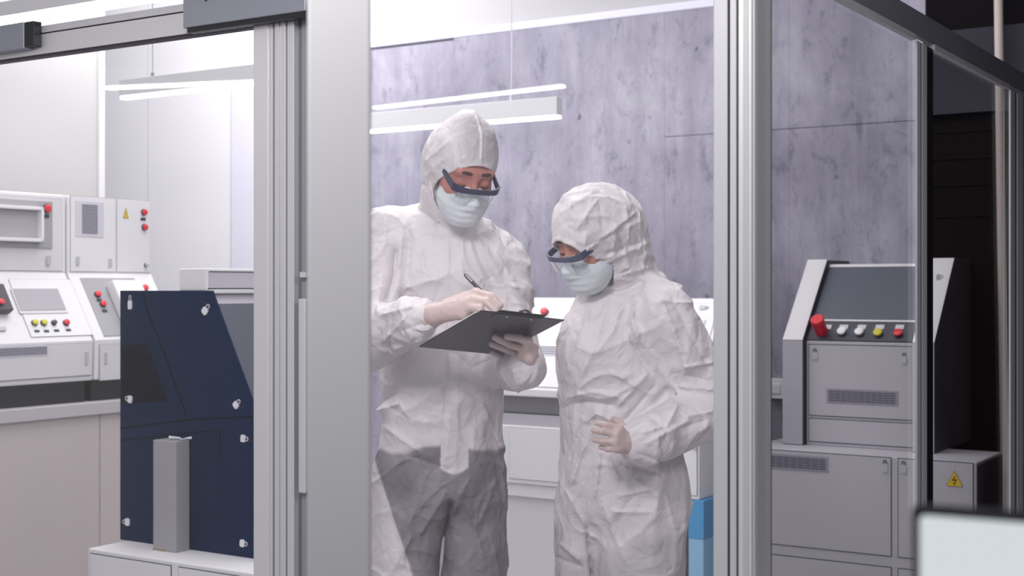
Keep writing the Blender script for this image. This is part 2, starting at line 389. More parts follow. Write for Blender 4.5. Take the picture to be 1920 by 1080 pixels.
# two lamps on the viewer's side of the glass; they show as reflections in the panes
def mirrored(px, py, dz):
    Y = dz*FPX/(CY-py); l = G.loc(P(px, py, Y)); l.y = 0.024-l.y if False else -l.y+0.024
    return G.wor(l)
for (pa, pb, lab) in (((700, 205), (1055, 164), 'linear pendant lamp outside the booth, mirrored in the middle glass'),
                      ((195, 168), (520, 154), 'linear pendant lamp outside the booth, mirrored in the sliding door')):
    a, c = mirrored(*pa, 0.71), mirrored(*pb, 0.71)
    pendant(a, c, CAMZ+0.71, 0.07, 0.014, lab, {0.2: 0, 0.8: 0}, emission('outer lamp diffuser', (255, 244, 236), 16.0))
# light pole and soffit in the dark room
pa, pb = P(1869, -200, 5.0), P(1887, 1080, 5.0)
dz = (pa-pb)/(pa.z-pb.z); foot = pb-dz*pb.z; top = foot+dz*3.3
b = MB().tube([foot, foot+(top-foot)*0.5, top], 0.016, 12)
o = b.build('light_pole', pbr('beige painted pole', (188, 178, 172), 0.5), smooth=True); tag(o, 'slim pale beige pole standing in the dark room at far right', 'pole')
FD = Frame(1700, 4.2, AY)
b = MB(); b.box(-1.2, 3.0, -1.2, -0.35, 2.36, 2.5, 0); b.box(-1.2, 3, -1.2, -0.9, 2.5, 3.0, 1)
o = b.build('trim_2', [M['black'], M['dark_grey']], loc=FD.o, rotz=FD.a); st(o)
# ------------------------------------------------------------------ machine materials
M['mw'] = pbr('white foam board', (226, 225, 229), 0.55, noise=0.025, nscale=5, bump=0.05, bscale=12)
M['mw2'] = pbr('off white board', (214, 212, 216), 0.55, noise=0.025, nscale=5)
M['mgrey'] = pbr('light grey board', (186, 184, 192), 0.55, noise=0.03, nscale=5)
M['line'] = pbr('dark teal line', (52, 66, 74), 0.6)
M['line_soft'] = pbr('grey line', (168, 168, 178), 0.6)
M['panel_grey'] = pbr('grey control panel', (160, 159, 165), 0.5, noise=0.03, nscale=6)
M['recess_grey'] = pbr('warm grey recess', (138, 135, 140), 0.55, noise=0.03, nscale=4)
M['screen_grey'] = pbr('grey screen', (172, 170, 178), 0.25, noise=0.05, nscale=4)
M['red'] = pbr('red button', (218, 40, 58), 0.4)
M['yellow'] = pbr('yellow button', (208, 196, 60), 0.4)
M['white_btn'] = pbr('white button', (236, 233, 233), 0.4)
M['grey_btn'] = pbr('dark grey button', (74, 78, 86), 0.4)
M['ring'] = pbr('dark green ring', (34, 52, 52), 0.5)
M['slot'] = pbr('vent slot', (92, 92, 106), 0.7)
M['vent_plate'] = pbr('vent plate', (205, 204, 214), 0.5)
M['vent_plate2'] = pbr('lilac vent plate', (150, 148, 160), 0.5)
M['latch'] = pbr('grey latch', (186, 186, 194), 0.5)
M['latch_white'] = pbr('white latch', (228, 227, 232), 0.5)
M['sign_y'] = pbr('warning yellow', (226, 188, 48), 0.5)
M['sign_k'] = pbr('warning black', (52, 46, 30), 0.5)
M['blue_dark'] = pbr('dark blue glossy acrylic', (10, 33, 66), 0.12, noise=0.35, nscale=2.5, spec=0.05)
M['blue_line'] = pbr('navy line', (3, 7, 20), 0.6, spec=0.03)
M['blue_vent_reflection'] = pbr('navy vent reflection', (7, 18, 38), 0.6, spec=0.03)
M['screen_dark'] = pbr('slate screen', (86, 90, 102), 0.3, noise=0.08, nscale=5)
M['ctrl_dark'] = pbr('slate control strip', (58, 60, 74), 0.45)
M['side_dark'] = pbr('dark grey board', (70, 66, 76), 0.6, noise=0.05, nscale=6)
M['bench'] = pbr('beige white panel', (200, 191, 189), 0.55, noise=0.02, nscale=2)
M['bench_edge'] = pbr('bench edge', (190, 186, 190), 0.5)
M['carton'] = pbr('grey carton', (158, 157, 162), 0.55, noise=0.03, nscale=8)
M['edge_brown'] = pbr('cardboard edge', (150, 128, 112), 0.8)
M['blue_box'] = pbr('sky blue carton', (72, 150, 200), 0.5, noise=0.06, nscale=4)
M['blue_box_refl'] = pbr('carton reflection blue', (140, 188, 220), 0.5, noise=0.04, nscale=4)

class Face:
    """a flat face of a machine in its local frame; n points out of it"""
    def __init__(s, fr, p, n):
        s.fr, s.p, s.n = fr, Vector(p), Vector(n).normalized(); s.ex = Vector((1, 0, 0)); s.es = s.n.cross(s.ex).normalized()
    def uv(s, px, py):
        h = s.fr.hit(px, py, s.p, s.n)-s.p; return h.dot(s.ex), h.dot(s.es)
    def pt(s, u, v, d=0.0): return s.p+s.ex*u+s.es*v+s.n*d
    def at(s, px, py, d=0.0): return s.pt(*s.uv(px, py), d)
    def k(s, px, py): return (s.fr.wor(s.at(px, py))).y/FPX       # metres per photo pixel there
    def uvrect(s, px0, py0, px1, py1):
        mx, my = (px0+px1)/2, (py0+py1)/2
        u0, u1 = s.uv(px0, my)[0], s.uv(px1, my)[0]; v0, v1 = s.uv(mx, py1)[1], s.uv(mx, py0)[1]
        return u0, u1, v0, v1
    def rect(s, mb, u0, u1, v0, v1, d0, d1, mi=0):
        c = s.pt((u0+u1)/2, (v0+v1)/2, (d0+d1)/2)
        return mb.obox(c, s.ex, s.es, s.n, abs(u1-u0)/2, abs(v1-v0)/2, abs(d1-d0)/2, mi)

def plate(f, r, parent, name, mat, d=0.004, label=None, bevel=0.001):
    u0, u1, v0, v1 = f.uvrect(*r); o = f.rect(MB(), u0, u1, v0, v1, 0, d).build(name, mat, parent, bevel=bevel)
    if label: o['label'] = label
    return o
def door_uv(f, u0, u1, v0, v1, parent, mat, line, lw=0.003, name='door', d=0.003):
    b = MB(); f.rect(b, u0, u1, v0, v1, -0.001, d*0.55, 1); f.rect(b, u0+lw, u1-lw, v0+lw, v1-lw, 0, d, 0)
    return b.build(name, [mat, line], parent)
def door(f, r, parent, mat, line, lw=0.003, name='door'): return door_uv(f, *f.uvrect(*r), parent, mat, line, lw, name)
def button(f, px, py, rpx, mat, parent, h=0.012, label=None, name='push_button', ring=True):
    c = f.at(px, py); r = rpx*f.k(px, py); b = MB()
    if ring: b.lathe(c, f.n, [(r*1.12, 0), (r*1.12, 0.004), (r*0.95, 0.005)], 24, 1)
    b.lathe(c, f.n, [(r*0.85, 0.004), (r*0.95, 0.006), (r, h*0.7), (r*0.97, h), (r*0.8, h*1.12), (r*0.3, h*1.15)], 24, 0)
    o = b.build(name, [mat, M['ring']], parent, smooth=True)
    if label: o['label'] = label
    return o
def vent(f, r, parent, rows, cols, plate_m, slot_m, mx=0.08, my=0.12, fill=0.55):
    u0, u1, v0, v1 = f.uvrect(*r); b = MB(); f.rect(b, u0, u1, v0, v1, 0, 0.002, 0)
    W, H_ = u1-u0, v1-v0; a0, a1 = u0+W*mx, u1-W*mx; c0, c1 = v0+H_*my, v1-H_*my
    for i in range(rows):
        for j in range(cols):
            cw, ch = (a1-a0)/cols, (c1-c0)/rows
            f.rect(b, a0+cw*(j+.06), a0+cw*(j+.94), c0+ch*(i+.5-fill/2), c0+ch*(i+.5+fill/2), 0, 0.003, 1)
    return b.build('vent', [plate_m, slot_m], parent)
def latch(f, px, py, w, h, parent, mat, ang=0.0, shackle=0.35, label=None, hole=None):
    """padlock-like tag: rounded body and a small loop; ang turns it (0 = loop up)"""
    k = f.k(px, py); W, H_ = w*k, h*k; u, v = f.uv(px, py); b = MB()
    ca, sa = math.cos(ang), math.sin(ang)
    def q(x, y, d): return f.pt(u+x*ca-y*sa, v+x*sa+y*ca, d)
    hb = H_*(1-shackle); n = 8; rad = min(W, hb)*0.32; out = []
    for cx_, cy_, a0 in ((W/2-rad, hb/2-rad, 0), (-W/2+rad, hb/2-rad, PI/2), (-W/2+rad, -hb/2+rad, PI), (W/2-rad, -hb/2+rad, 1.5*PI)):
        for i in range(n+1):
            t = a0+PI/2*i/n; out.append((cx_+rad*math.cos(t), cy_+rad*math.sin(t)))
    yo = -H_*shackle/2; m = len(out)
    vs = [q(x, y+yo, 0) for x, y in out]+[q(x, y+yo, 0.004) for x, y in out]
    b.add(vs, [tuple(range(m))[::-1], tuple(range(m, 2*m))]+[(i, (i+1) % m, m+(i+1) % m, m+i) for i in range(m)], 0)
    if shackle > 0:
        rr = W*0.24; y0 = hb/2+yo; hh = H_*shackle-rr
        pts = [q(rr, y0-0.001, 0.002), q(rr, y0+max(hh, 0), 0.002)]+[q(rr*math.cos(t), y0+max(hh, 0)+rr*math.sin(t), 0.002) for t in [PI*i/8 for i in range(1, 8)]]+[q(-rr, y0+max(hh, 0), 0.002), q(-rr, y0-0.001, 0.002)]
        b.tube(pts, W*0.09, 6, 1)
    o = b.build('latch', [mat, hole or mat], parent)
    if label: o['label'] = label
    return o
def tag_plates(f, lst, w, h, parent, mat, name='label_plate'):
    for px, py in lst: plate(f, (px-w/2, py-h/2, px+w/2, py+h/2), parent, name, mat, 0.002, bevel=0)
def warning(f, px, py, w, h, parent, bolt=True):
    k = f.k(px, py); W, H_ = w*k/2, h*k/2; u, v = f.uv(px, py); b = MB()
    def tri(s, d0, d1, mi):
        pts = [(-W, -H_), (W, -H_), (0, H_)]; o2 = []
        c = [Vector((x, y)) for x, y in pts]; cen = Vector((0, -H_*0.33))
        rp = []
        for i in range(3):
            a, p_, n_ = c[i-1], c[i], c[(i+1) % 3]
            rp += [p_+(a-p_)*0.1, p_+(a-p_)*0.03+(n_-p_)*0.03, p_+(n_-p_)*0.1]
        rp = [cen+(q_-cen)*s for q_ in rp]; n = len(rp)
        b.add([f.pt(u+q_.x, v+q_.y, d0) for q_ in rp]+[f.pt(u+q_.x, v+q_.y, d1) for q_ in rp], [tuple(range(n))[::-1], tuple(range(n, 2*n))]+[(i, (i+1) % n, n+(i+1) % n, n+i) for i in range(n)], mi)
    tri(1.0, 0, 0.0015, 1); tri(0.93, 0.0005, 0.0025, 0)
    if bolt:
        z = [(0.10, 0.42), (-0.24, -0.12), (0.22, -0.02), (-0.06, -0.55)]
        for (x0, y0), (x1, y1) in zip(z, z[1:]):
            p0, p1 = f.pt(u+x0*W, v+y0*H_-0.12*H_, 0.003), f.pt(u+x1*W, v+y1*H_-0.12*H_, 0.003); d = (p1-p0)
            b.obox((p0+p1)/2, d, d.cross(f.n), f.n, d.length/2+0.001, W*0.055, 0.0006, 1)
        p1 = f.pt(u-0.06*W, v-0.67*H_, 0.003); b.obox(p1, f.ex, f.es, f.n, W*0.1, W*0.07, 0.0006, 1)
    else:
        b.obox(f.pt(u, v-0.08*H_, 0.003), f.ex, f.es, f.n, W*0.06, H_*0.3, 0.0006, 1); b.obox(f.pt(u, v-0.62*H_, 0.003), f.ex, f.es, f.n, W*0.07, H_*0.07, 0.0006, 1)
    return b.build('warning_sign', [M['sign_y'], M['sign_k']], parent)

# ------------------------------------------------------------------ left: two control consoles on a bench
FC = Frame(177, 4.9, AY)
zb, zl = FC.Z(177, 713), FC.Z(177, 638)
dU = 0.149; zu, zt = FC.Z(125, 512, dU), FC.Z(125, 366, dU)
prof = [(0.004, zb), (0.0, zl), (dU, zu), (dU, zt), (0.5, zt), (0.5, zb)]
F_low = Face(FC, (0, 0.0, zb), (0, -1, 0)); F_up = Face(FC, (0, dU, zu), (0, -1, 0)); F_sl = Face(FC, (0, 0, zl), (0, -(zu-zl), dU))
xmid = FC.X(125, dU); xend = FC.X(284, dU); xbeg = xmid-0.46
ZBEN = FC.Z(0, 770) if False else FC.Z(100, 760)
def console_body(x0, x1, label):
    R = empty('control_console', FC.wor((0, 0, 0)), FC.a, label, 'control console', 'white control consoles on the bench')
    MB().prism(prof, 'x', x0, x1).build('housing', M['mw'], R, bevel=0.006)
    MB().box(x0+0.01, x1-0.01, 0.035, 0.47, ZBEN, zb).build('base', M['black'], R)
    return R
R = console_body(xbeg, xmid-0.004, 'left white control console with framed screen and a row of coloured buttons')
door(F_up, (-30, 368, 117, 508), R, M['mw2'], M['line_soft'], 0.002, 'upper_panel')
F_up = Face(FC, (0, dU-.003, zu), (0, -1, 0)); plate(F_up, (-40, 374, 97, 464), R, 'control_panel', M['panel_grey'], 0.005)
# framed screen
u0, u1, v0, v1 = F_up.uvrect(-60, 385, 73, 452); b = MB(); t = 0.012
F_up.rect(b, u0, u1, v1-t, v1, 0, 0.03); F_up.rect(b, u0, u1, v0, v0+t, 0, 0.03); F_up.rect(b, u1-t, u1, v0, v1, 0, 0.03); F_up.rect(b, u0, u0+t, v0, v1, 0, 0.03)
sf = b.build('screen_frame', M['mw'], R, bevel=0.002)
F_up.rect(MB(), u0+t*.5, u1-t*.5, v0+t*.5, v1-t*.5, 0, 0.008).build('screen', M['screen_grey'], sf)
F_up = Face(FC, (0, dU-.008, zu), (0, -1, 0)); button(F_up, 87, 391, 7.5, M['red'], R); tag_plates(F_up, [(85, 405)], 13, 7, R, M['ring'])
latch(F_up, 91, 488, 9, 17, R, M['latch'], 0, 0)
door(F_sl, (48-12, 524, 165-12, 632), R, M['mw'], M['line_soft'], 0.002, 'desk_panel')
F_sl0 = F_sl; F_sl = Face(FC, F_sl.pt(0, 0, .003), F_sl.n); u0, u1, v0, v1 = F_sl.uvrect(28, 541, 118, 588); b = MB(); F_sl.rect(b, u0, u1, v0, v1, 0, 0.003, 1); F_sl.rect(b, u0+.006, u1-.006, v0+.012, v1-.004, 0, 0.005, 0)
b.build('screen', [M['screen_grey'], M['mw2']], R)
for px, mat in ((64, 'yellow'), (81, 'yellow'), (100, 'grey_btn'), (123, 'red')): button(F_sl, px, 606, 5.8 if mat != 'grey_btn' else 4.8, M[mat], R)
tag_plates(F_sl, [(69, 621), (87, 621), (106, 620), (128, 619)], 9, 4, R, M['ring'])
u0, u1, v0, v1 = F_sl.uvrect(-60, 540, 8, 590); b = F_sl.rect(MB(), u0, u1, v0, v1, 0, 0.03); b.build('raised_panel', M['side_dark'], R, bevel=0.003)
button(Face(FC, F_sl.pt(0, 0, 0.03), F_sl.n), 1, 568, 6, M['red'], R)
latch(F_sl, 4, 617, 16, 8, R, M['latch'], 0, 0)
door(F_low, (-60, 647, 172, 711), R, M['mw2'], M['line_soft'], 0.002, 'lower_panel')
F_low0 = F_low; F_low = Face(FC, (0, -.003, zb), (0, -1, 0)); vent(F_low, (-40, 650, 90, 669), R, 5, 22, M['vent_plate'], M['slot'], 0.02, 0.1)
latch(F_low, 162, 671, 8, 24, R, M['latch'], 0, 0)
R = console_body(xmid+0.004, xend, 'right white control console with a yellow warning triangle beside the blue machine')
F_up = Face(FC, (0, dU, zu), (0, -1, 0)); door(F_up, (131, 369, 216, 510), R, M['mw'], M['line_soft'], 0.002); door(F_up, (218, 374, 281, 511), R, M['mw'], M['line_soft'], 0.002)
F_up = Face(FC, (0, dU-.003, zu), (0, -1, 0)); vent(F_up, (141, 378, 194, 444), R, 16, 8, M['vent_plate'], M['slot'], 0.22, 0.08)
warning(F_up, 236, 399, 14, 20, R, False)
button(F_up, 269, 398, 5.5, M['red'], R); button(F_up, 270, 426, 5.5, M['red'], R); tag_plates(F_up, [(268, 411)], 9, 5, R, M['ring'])
latch(F_up, 145, 489, 8, 16, R, M['latch'], 0, 0); latch(F_up, 206, 493, 8, 16, R, M['latch'], 0, 0); button(F_up, 273, 497, 3.5, M['latch'], R, 0.012, name='lock_knob')
plate(F_sl0, (172, 522, 274, 630), R, 'control_panel', M['panel_grey'], 0.003)
button(F_sl, 182, 553, 6, M['red'], R); button(F_sl, 192, 571, 6, M['red'], R); button(F_sl, 271, 541, 6, M['red'], R); tag_plates(F_sl, [(186, 563), (196, 583)], 9, 5, R, M['ring'])
u0, u1, v0, v1 = F_sl.uvrect(212, 536, 285, 606); b = MB()
F_sl.rect(b, u0, u1-0.05, v0, v1, 0.0, 0.045); b.build('document_holder', M['mw'], R, bevel=0.006)
door(F_low0, (186, 642, 330, 709), R, M['mw2'], M['line_soft'], 0.002, 'lower_panel')
latch(F_low, 198, 671, 6, 22, R, M['latch'], 0, 0)
# bench
R = empty('bench', FC.o, FC.a, 'long beige white bench carrying the two white control consoles', 'bench')
xb0, xb1 = -0.75, 0.55
b = MB().box(xb0, xb1, -0.02, 0.62, ZBEN-0.045, ZBEN); b.build('top', M['bench_edge'], R, bevel=0.003)
b = MB(); xs_ = FC.X(187); b.box(xb0, xs_-0.003, 0.0, 0.6, 0, ZBEN-0.045); b.box(xs_+0.003, xb1, 0.0, 0.6, 0, ZBEN-0.045); b.box(xs_-.003, xs_+.003, 0.004, 0.59, 0, ZBEN-0.045, 1)
b.build('body', [M['bench'], M['seam']], R)

# ------------------------------------------------------------------ blue machine on its white base
FM_ = Frame(350, 4.3, AX)
zB = FM_.Z(350, 1029.5); yF = -0.158; zTop = FM_.Z(300, 545.0)
R = FM_.root('base_cabinet', 'low white cabinet with outlined doors under the blue machine', 'cabinet')
x0 = FM_.X(165, yF); x1 = FM_.X(492, yF)
MB().box(x0, x1, yF, 0.30, 0.0, zB).build('body', M['mw'], R, bevel=0.004)
F_b = Face(FM_, (0, yF, 0), (0, -1, 0)); zd = FM_.Z(170, 1036.5, yF)
xa, xb_, xc = FM_.X(170, yF), FM_.X(322, yF), FM_.X(335, yF)
door_uv(F_b, xa, xb_, 0.05, zd, R, M['mw'], M['line'], 0.0025); door_uv(F_b, xc, x1-0.02, 0.05, zd, R, M['mw'], M['line'], 0.0025)
R = FM_.root('blue_machine', 'glossy dark blue machine with slanted front and white latches', 'machine')
xl_, xs1, xs2 = FM_.X(225.5), FM_.X(397), FM_.X(475); zs2 = FM_.Z(475, 758); xr_ = FM_.X(500)
slope = (zTop-zs2)/(xs2-xs1); zr = zTop-slope*(xr_-xs1)
pol = [(xl_, zB), (xr_, zB), (xr_, zr), (xs1, zTop), (xl_, zTop)]
MB().prism(pol, 'y', 0.0, 0.008).build('side_panel', M['blue_dark'], R)
dD = 0.295
ins = [(xl_+0.004, zB), (xr_-0.012, zB), (xr_-0.012, zr-0.006), (xs1-0.012, zTop-0.008), (xl_+0.004, zTop-0.008)]
MB().prism(ins, 'y', 0.008, dD-0.008).build('housing', M['mgrey'], R)
MB().prism(pol, 'y', dD-0.008, dD).build('side_panel', M['blue_dark'], R)
sd = Vector((xr_-xs1, 0, zr-zTop)).normalized(); sn = Vector((-sd.z, 0, sd.x)); Ls = math.hypot(xr_-xs1, zr-zTop)
c = Vector((xs1-0.010, dD/2, zTop-0.007))+sd*(Ls*0.52)+sn*0.003
MB().obox(c, sd, (0, 1, 0), sn, Ls*0.44, dD/2-0.012, 0.003).build('screen', M['screen_dark'], R)
MB().box(xs1-0.02, xs1+0.004, 0.009, dD-0.009, zTop-0.008, zTop+0.004).build('top_trim', M['mw'], R, bevel=0.001)
F_bl = Face(FM_, (0, 0, 0), (0, -1, 0))
for px, py, w, h, a in ((244.5, 567, 10, 26, 0), (387, 580, 14, 22, -0.75), (242.5, 748, 14, 19, 1.45), (445, 757, 14, 19, -0.8), (459, 822.5, 14, 18, -1.65), (237.5, 978.5, 14, 18, 1.6), (457.5, 1019, 14, 18, -1.65)):
    latch(F_bl, px, py, w, h, R, M['latch_white'], a, 0.36, label='white latch', hole=M['latch'])
b = MB()
def seg(f, b, pts, w, d=0.0016, mi=0):
    for (xa_, ya_), (xb2, yb2) in zip(pts, pts[1:]):
        p0, p1 = f.at(xa_, ya_, d/2), f.at(xb2, yb2, d/2); dd = p1-p0
        b.obox((p0+p1)/2, dd, dd.cross(f.n), f.n, dd.length/2+w*0.3, w/2, d/2+0.0004, mi)
seg(F_bl, b, [(268, 546), (276, 580), (287, 610), (300, 640), (312, 672), (326, 712), (340, 752), (353, 787)], 0.0042)
seg(F_bl, b, [(226, 803), (353, 787), (474, 781)], 0.0042); seg(F_bl, b, [(226, 826), (300, 817), (413, 806)], 0.003); seg(F_bl, b, [(413, 806), (413, 860)], 0.002)  # the cross lines paint in reflections; the curved line is print
b.build('print_reflection_line', M['blue_line'], R)
b = MB()
for i in range(18):
    y = 654+i*5.7; x_r = 272+i*2.2
    seg(F_bl, b, [(229, y+2), (229+(x_r-229)*.47, y)], 0.0045, 0.002, 1); seg(F_bl, b, [(229+(x_r-229)*.53, y), (x_r, y-2)], 0.0045, 0.002, 1)
q = [F_bl.at(*p_, 0.0008) for p_ in ((228, 647), (276, 644), (315, 752), (228, 757))]; q2 = [v_+Vector((0, 0.002, 0)) for v_ in q]
b.add(q+q2, [(0,1,2,3), (7,6,5,4), (0,4,5,1), (1,5,6,2), (2,6,7,3), (3,7,4,0)], 0)
b.build('vent', [M['blue_vent_reflection'], M['blue_line']], R)  # grille is a reflection in the front glass, painted onto the panel
# white box on top, grey carton in front
bx0, bx1 = FM_.X(331), FM_.X(381); by1 = FM_.hit(492, CY, (bx1, 0, 0), (1, 0, 0)).y; zT2 = FM_.Z(381, 503, 0.0)
R = empty('white_carton', FM_.wor((bx0, 0.012, zTop+0.0)), FM_.a, 'small white carton with dark edge lines lying on top of the blue machine', 'carton')
w_, d_, h_ = bx1-bx0, by1-0.012, zT2-zTop
b = MB().box(0, w_, 0, d_, 0, h_, 0); b.build('box', M['mw'], R, bevel=0.003)
b = MB(); b.box(w_, w_+0.001, 0.012, d_, h_-0.012, h_-0.0085); b.box(w_, w_+0.001, 0.008, d_, 0.004, 0.0085); b.build('edge_line', M['line'], R)
b = MB().box(w_, w_+0.0006, 0.01, d_, 0.0085, h_-0.012); b.build('grey_side', M['mgrey'], R)  # grey sheet covering the carton's right face
pA, pB, pC = FM_.hit(287, 1031, (0, 0, zB), (0, 0, 1)), FM_.hit(330, 1037, (0, 0, zB), (0, 0, 1)), FM_.hit(362, 1029, (0, 0, zB), (0, 0, 1))
ang = math.atan2((pB-pA).y, (pB-pA).x); w_ = (pB-pA).length; d_ = (pC-pB).length; d_ = min(d_, (-0.006-pB.y)/max(math.cos(ang), .2)); print('CARTON', pA, pB, pC, d_)
wz = FM_.wor(pA); Yp = FM_.wor(pB).y; h_ = CAMZ-(828-CY)/FPX*Yp-zB
R = empty('grey_carton', wz, FM_.a+ang, 'tall narrow grey carton standing in front of the blue machine', 'carton')
MB().box(0, w_, 0, d_, 0, h_, 0).build('box', M['carton'], R, bevel=0.002)
b = MB().box(0.0, w_*0.55, -0.0012, 0.0, 0.0, 0.005); b.build('bottom_tape', M['edge_brown'], R)
R = empty('plastic_strip', wz+Vector((0, 0, h_)), FM_.a+ang, 'small clear plastic strip lying on top of the grey carton', 'plastic strip')
MB().tube([(w_*0.5, 0.02, 0.008), (w_*0.8, 0.035, 0.006), (w_*1.0, d_*0.45, 0.004), (w_*1.0, d_*0.75, 0.006), (w_*1.12, d_*0.95, 0.007)], [0.006, 0.004, 0.003, 0.003, 0.005], 10).build('strip', pbr('clear plastic', (200, 204, 212), 0.2), R, smooth=True)

# ------------------------------------------------------------------ back console behind the people
FK = Frame(1000, 5.3, AX)
z0, z1 = FK.Z(950, 905), FK.Z(950, 797); zb2 = FK.Z(945, 741); zfront = FK.Z(945, 728)
dK = 0.22; ztp = FK.Z(1000, 559, dK); kx0, kx1 = FK.X(868), FK.X(1311)
R = FK.root('back_console', 'wide white console behind the people with one red button', 'control console')
MB().box(kx0, kx1, 0.0, 0.5, z0, z1).build('lower_cabinet', M['mw'], R, bevel=0.004)
b = MB(); b.box(kx0+.004, kx1-.01, 0.03, 0.48, z1, zb2, 0); zm = FK.Z(1000, 776, 0.03); b.box(kx0+.004, kx1-.01, 0.012, 0.1, z1, zm-0.002, 1); b.box(kx0+.004, kx1-.01, 0.026, 0.1, zm-.002, zm+.003, 2)
b.build('recess', [M['recess_grey'], M['mgrey'], M['line']], R)
MB().prism([(-0.01, zb2), (-0.01, zfront), (dK, ztp), (0.5, ztp), (0.5, zb2)], 'x', kx0, kx1).build('desk_housing', M['mw'], R, bevel=0.004)
F_k = Face(FK, (0, -0.01, zfront), (0, -(ztp-zfront), dK+0.01))
u0, _, v0, _ = F_k.uvrect(880, 565, 1314, 722); _, u1, _, v1 = F_k.uvrect(880, 566, 1326, 690)
door_uv(F_k, kx0+0.02, kx1-0.015, 0.012, math.hypot(ztp-zfront, dK)-0.014, R, M['mw'], M['line_soft'], 0.002, 'desk_panel')
F_k = Face(FK, F_k.pt(0, 0, .003), F_k.n); button(F_k, 1022, 586, 7, M['red'], R, 0.016); vent(F_k, (990, 648, 1070, 667), R, 4, 14, M['vent_plate'], M['slot'], 0.02, 0.08, 0.4)
latch(F_k, 1320, 577, 9, 18, R, M['latch'], -1.57, 0.3); plate(F_k, (1285, 600, 1318, 642), R, 'window', M['vent_plate'], 0.004)
plate(F_k, (988, 574, 994, 590), R, 'label_plate', M['line_soft'], 0.003)
F_kl = Face(FK, (0, 0, 0), (0, -1, 0))
xs_ = [FK.X(955), FK.X(1128), FK.X(1308)]
door_uv(F_kl, xs_[0], xs_[1]-.01, z0+0.018, FK.Z(955, 800), R, M['mw'], M['line_soft'], 0.002); door_uv(F_kl, xs_[1]+.01, xs_[2], z0+0.014, z1-0.01, R, M['mw'], M['line'], 0.002)
F_kl = Face(FK, (0, -.003, 0), (0, -1, 0)); latch(F_kl, 1303, 835, 9, 16, R, M['latch'], 0, 0.2)
px0 = FK.X(1200)
R = empty('white_plinth', FK.wor((kx0+.02, 0.02, 0)), FK.a, 'white plinth box under the left of the back console', 'plinth')
zz = z0-0.001
MB().box(0, px0-kx0-.02, 0.0, 0.45, 0, zz-0.05).build('body', M['mw2'], R, bevel=0.003); MB().box(-.004, px0-kx0-.016, -0.012, 0.46, zz-0.05, zz).build('top', M['mw'], R, bevel=0.003)
bx = FK.X(1291); R = empty('blue_carton', FK.wor((bx, 0.0, 0)), FK.a, 'sky blue carton standing under the right end of the back console', 'carton')
zc = FK.Z(1300, 1010)
w_ = FK.X(1319)-bx
b = MB(); b.box(0, w_, 0, 0.4, 0, zc, 1); b.box(-0.001, w_+.001, -0.001, 0.4, zc, z0-0.001, 0); b.build('box', [M['blue_box'], M['blue_box_refl']], R, bevel=0.002)  # paler lower half paints in a reflection from the glass

# ------------------------------------------------------------------ right machine on its cabinet row
FR = Frame(1600, 4.7, AX)
zc1 = FR.Z(1453, 842.5); zc0 = FR.Z(1560, 1033); cxa, cxb = FR.X(1395), FR.X(1831)
cD = FR.hit(1879, CY, (cxb, 0, 0), (1, 0, 0)).y
R = FR.root('storage_cabinet', 'row of outlined white cabinets under the right machine with lightning sign', 'cabinet')
MB().box(cxa, cxb, 0, max(cD, 0.30), 0.0, zc1).build('body', M['mgrey'], R, bevel=0.004)
F_c = Face(FR, (0, 0, 0), (0, -1, 0)); zdt = FR.Z(1560, 850); zdb = FR.Z(1560, 1032)
x_ = [cxa+0.02, FR.X(1672), FR.X(1683.5), FR.X(1826)]
for a_, b_ in ((0, 1), (2, 3)):
    door_uv(F_c, x_[a_], x_[b_], zdb, zdt, R, M['mgrey'], M['line'], 0.0028); door_uv(F_c, x_[a_], x_[b_], 0.06, zdb-0.035, R, M['mgrey'], M['line'], 0.0028)
F_c2 = Face(FR, (0, -0.003, 0), (0, -1, 0))
vent(F_c2, (1425, 853, 1553, 881), R, 5, 9, M['vent_plate2'], M['slot'], 0.03, 0.12, 0.5)
latch(F_c2, 1659.5, 874, 11, 22, R, M['latch'], 0, 0.3, hole=M['slot']); latch(F_c2, 1694, 876, 11, 22, R, M['latch'], 0, 0.3, hole=M['slot'])
warning(F_c2, 1790, 897, 32, 30, R, True)
MB().box(cxb, cxb+0.002, 0.006, max(cD, .3)-0.004, 0.02, zc1-0.01).build('side_panel', M['side_dark'], R)
# machine
yM = 0.2; R = FR.root('press_console', 'grey right machine with slanted screen and five big buttons', 'machine')
mx0, mx1 = FR.X(1512, yM), FR.X(1716, yM); zM0 = zc1; zM1 = FR.Z(1600, 642, yM); dS = 0.26; zM2 = FR.Z(1640, 497, yM+dS)
MB().prism([(yM, zM0), (yM, zM1), (yM+dS, zM2), (yM+0.5, zM2), (yM+0.5, zM0)], 'x', mx0, mx1).build('housing', M['mgrey'], R, bevel=0.003)
F_m = Face(FR, (0, yM, zM0), (0, -1, 0)); F_ms = Face(FR, (0, yM, zM1), (0, -(zM2-zM1), dS))
u0, u1, v0, v1 = F_m.uvrect(1521, 647, 1706, 784); door_uv(F_m, mx0+.008, mx1-.004, v0, v1, R, M['mgrey'], M['line'], 0.0028)
_, _, v0b, v1b = F_m.uvrect(1521, 789, 1706, 838); o = door_uv(F_m, mx0+.008, mx1-.004, 0.012, v0-0.008, R, M['mgrey'], M['line'], 0.0028, 'drawer')
F_m2 = Face(FR, (0, yM-0.003, zM0), (0, -1, 0))
latch(F_m2, 1528.5, 664, 10, 20, R, M['latch'], 0, 0.3, hole=M['slot']); latch(F_m2, 1695.5, 672, 10, 20, R, M['latch'], 0, 0.3, hole=M['slot'])
vent(F_m2, (1550, 731, 1684, 758), R, 5, 11, M['vent_plate2'], M['slot'], 0.03, 0.1, 0.5)
Lsl = math.hypot(zM2-zM1, dS); vc = F_ms.uv(1640, 604)[1]
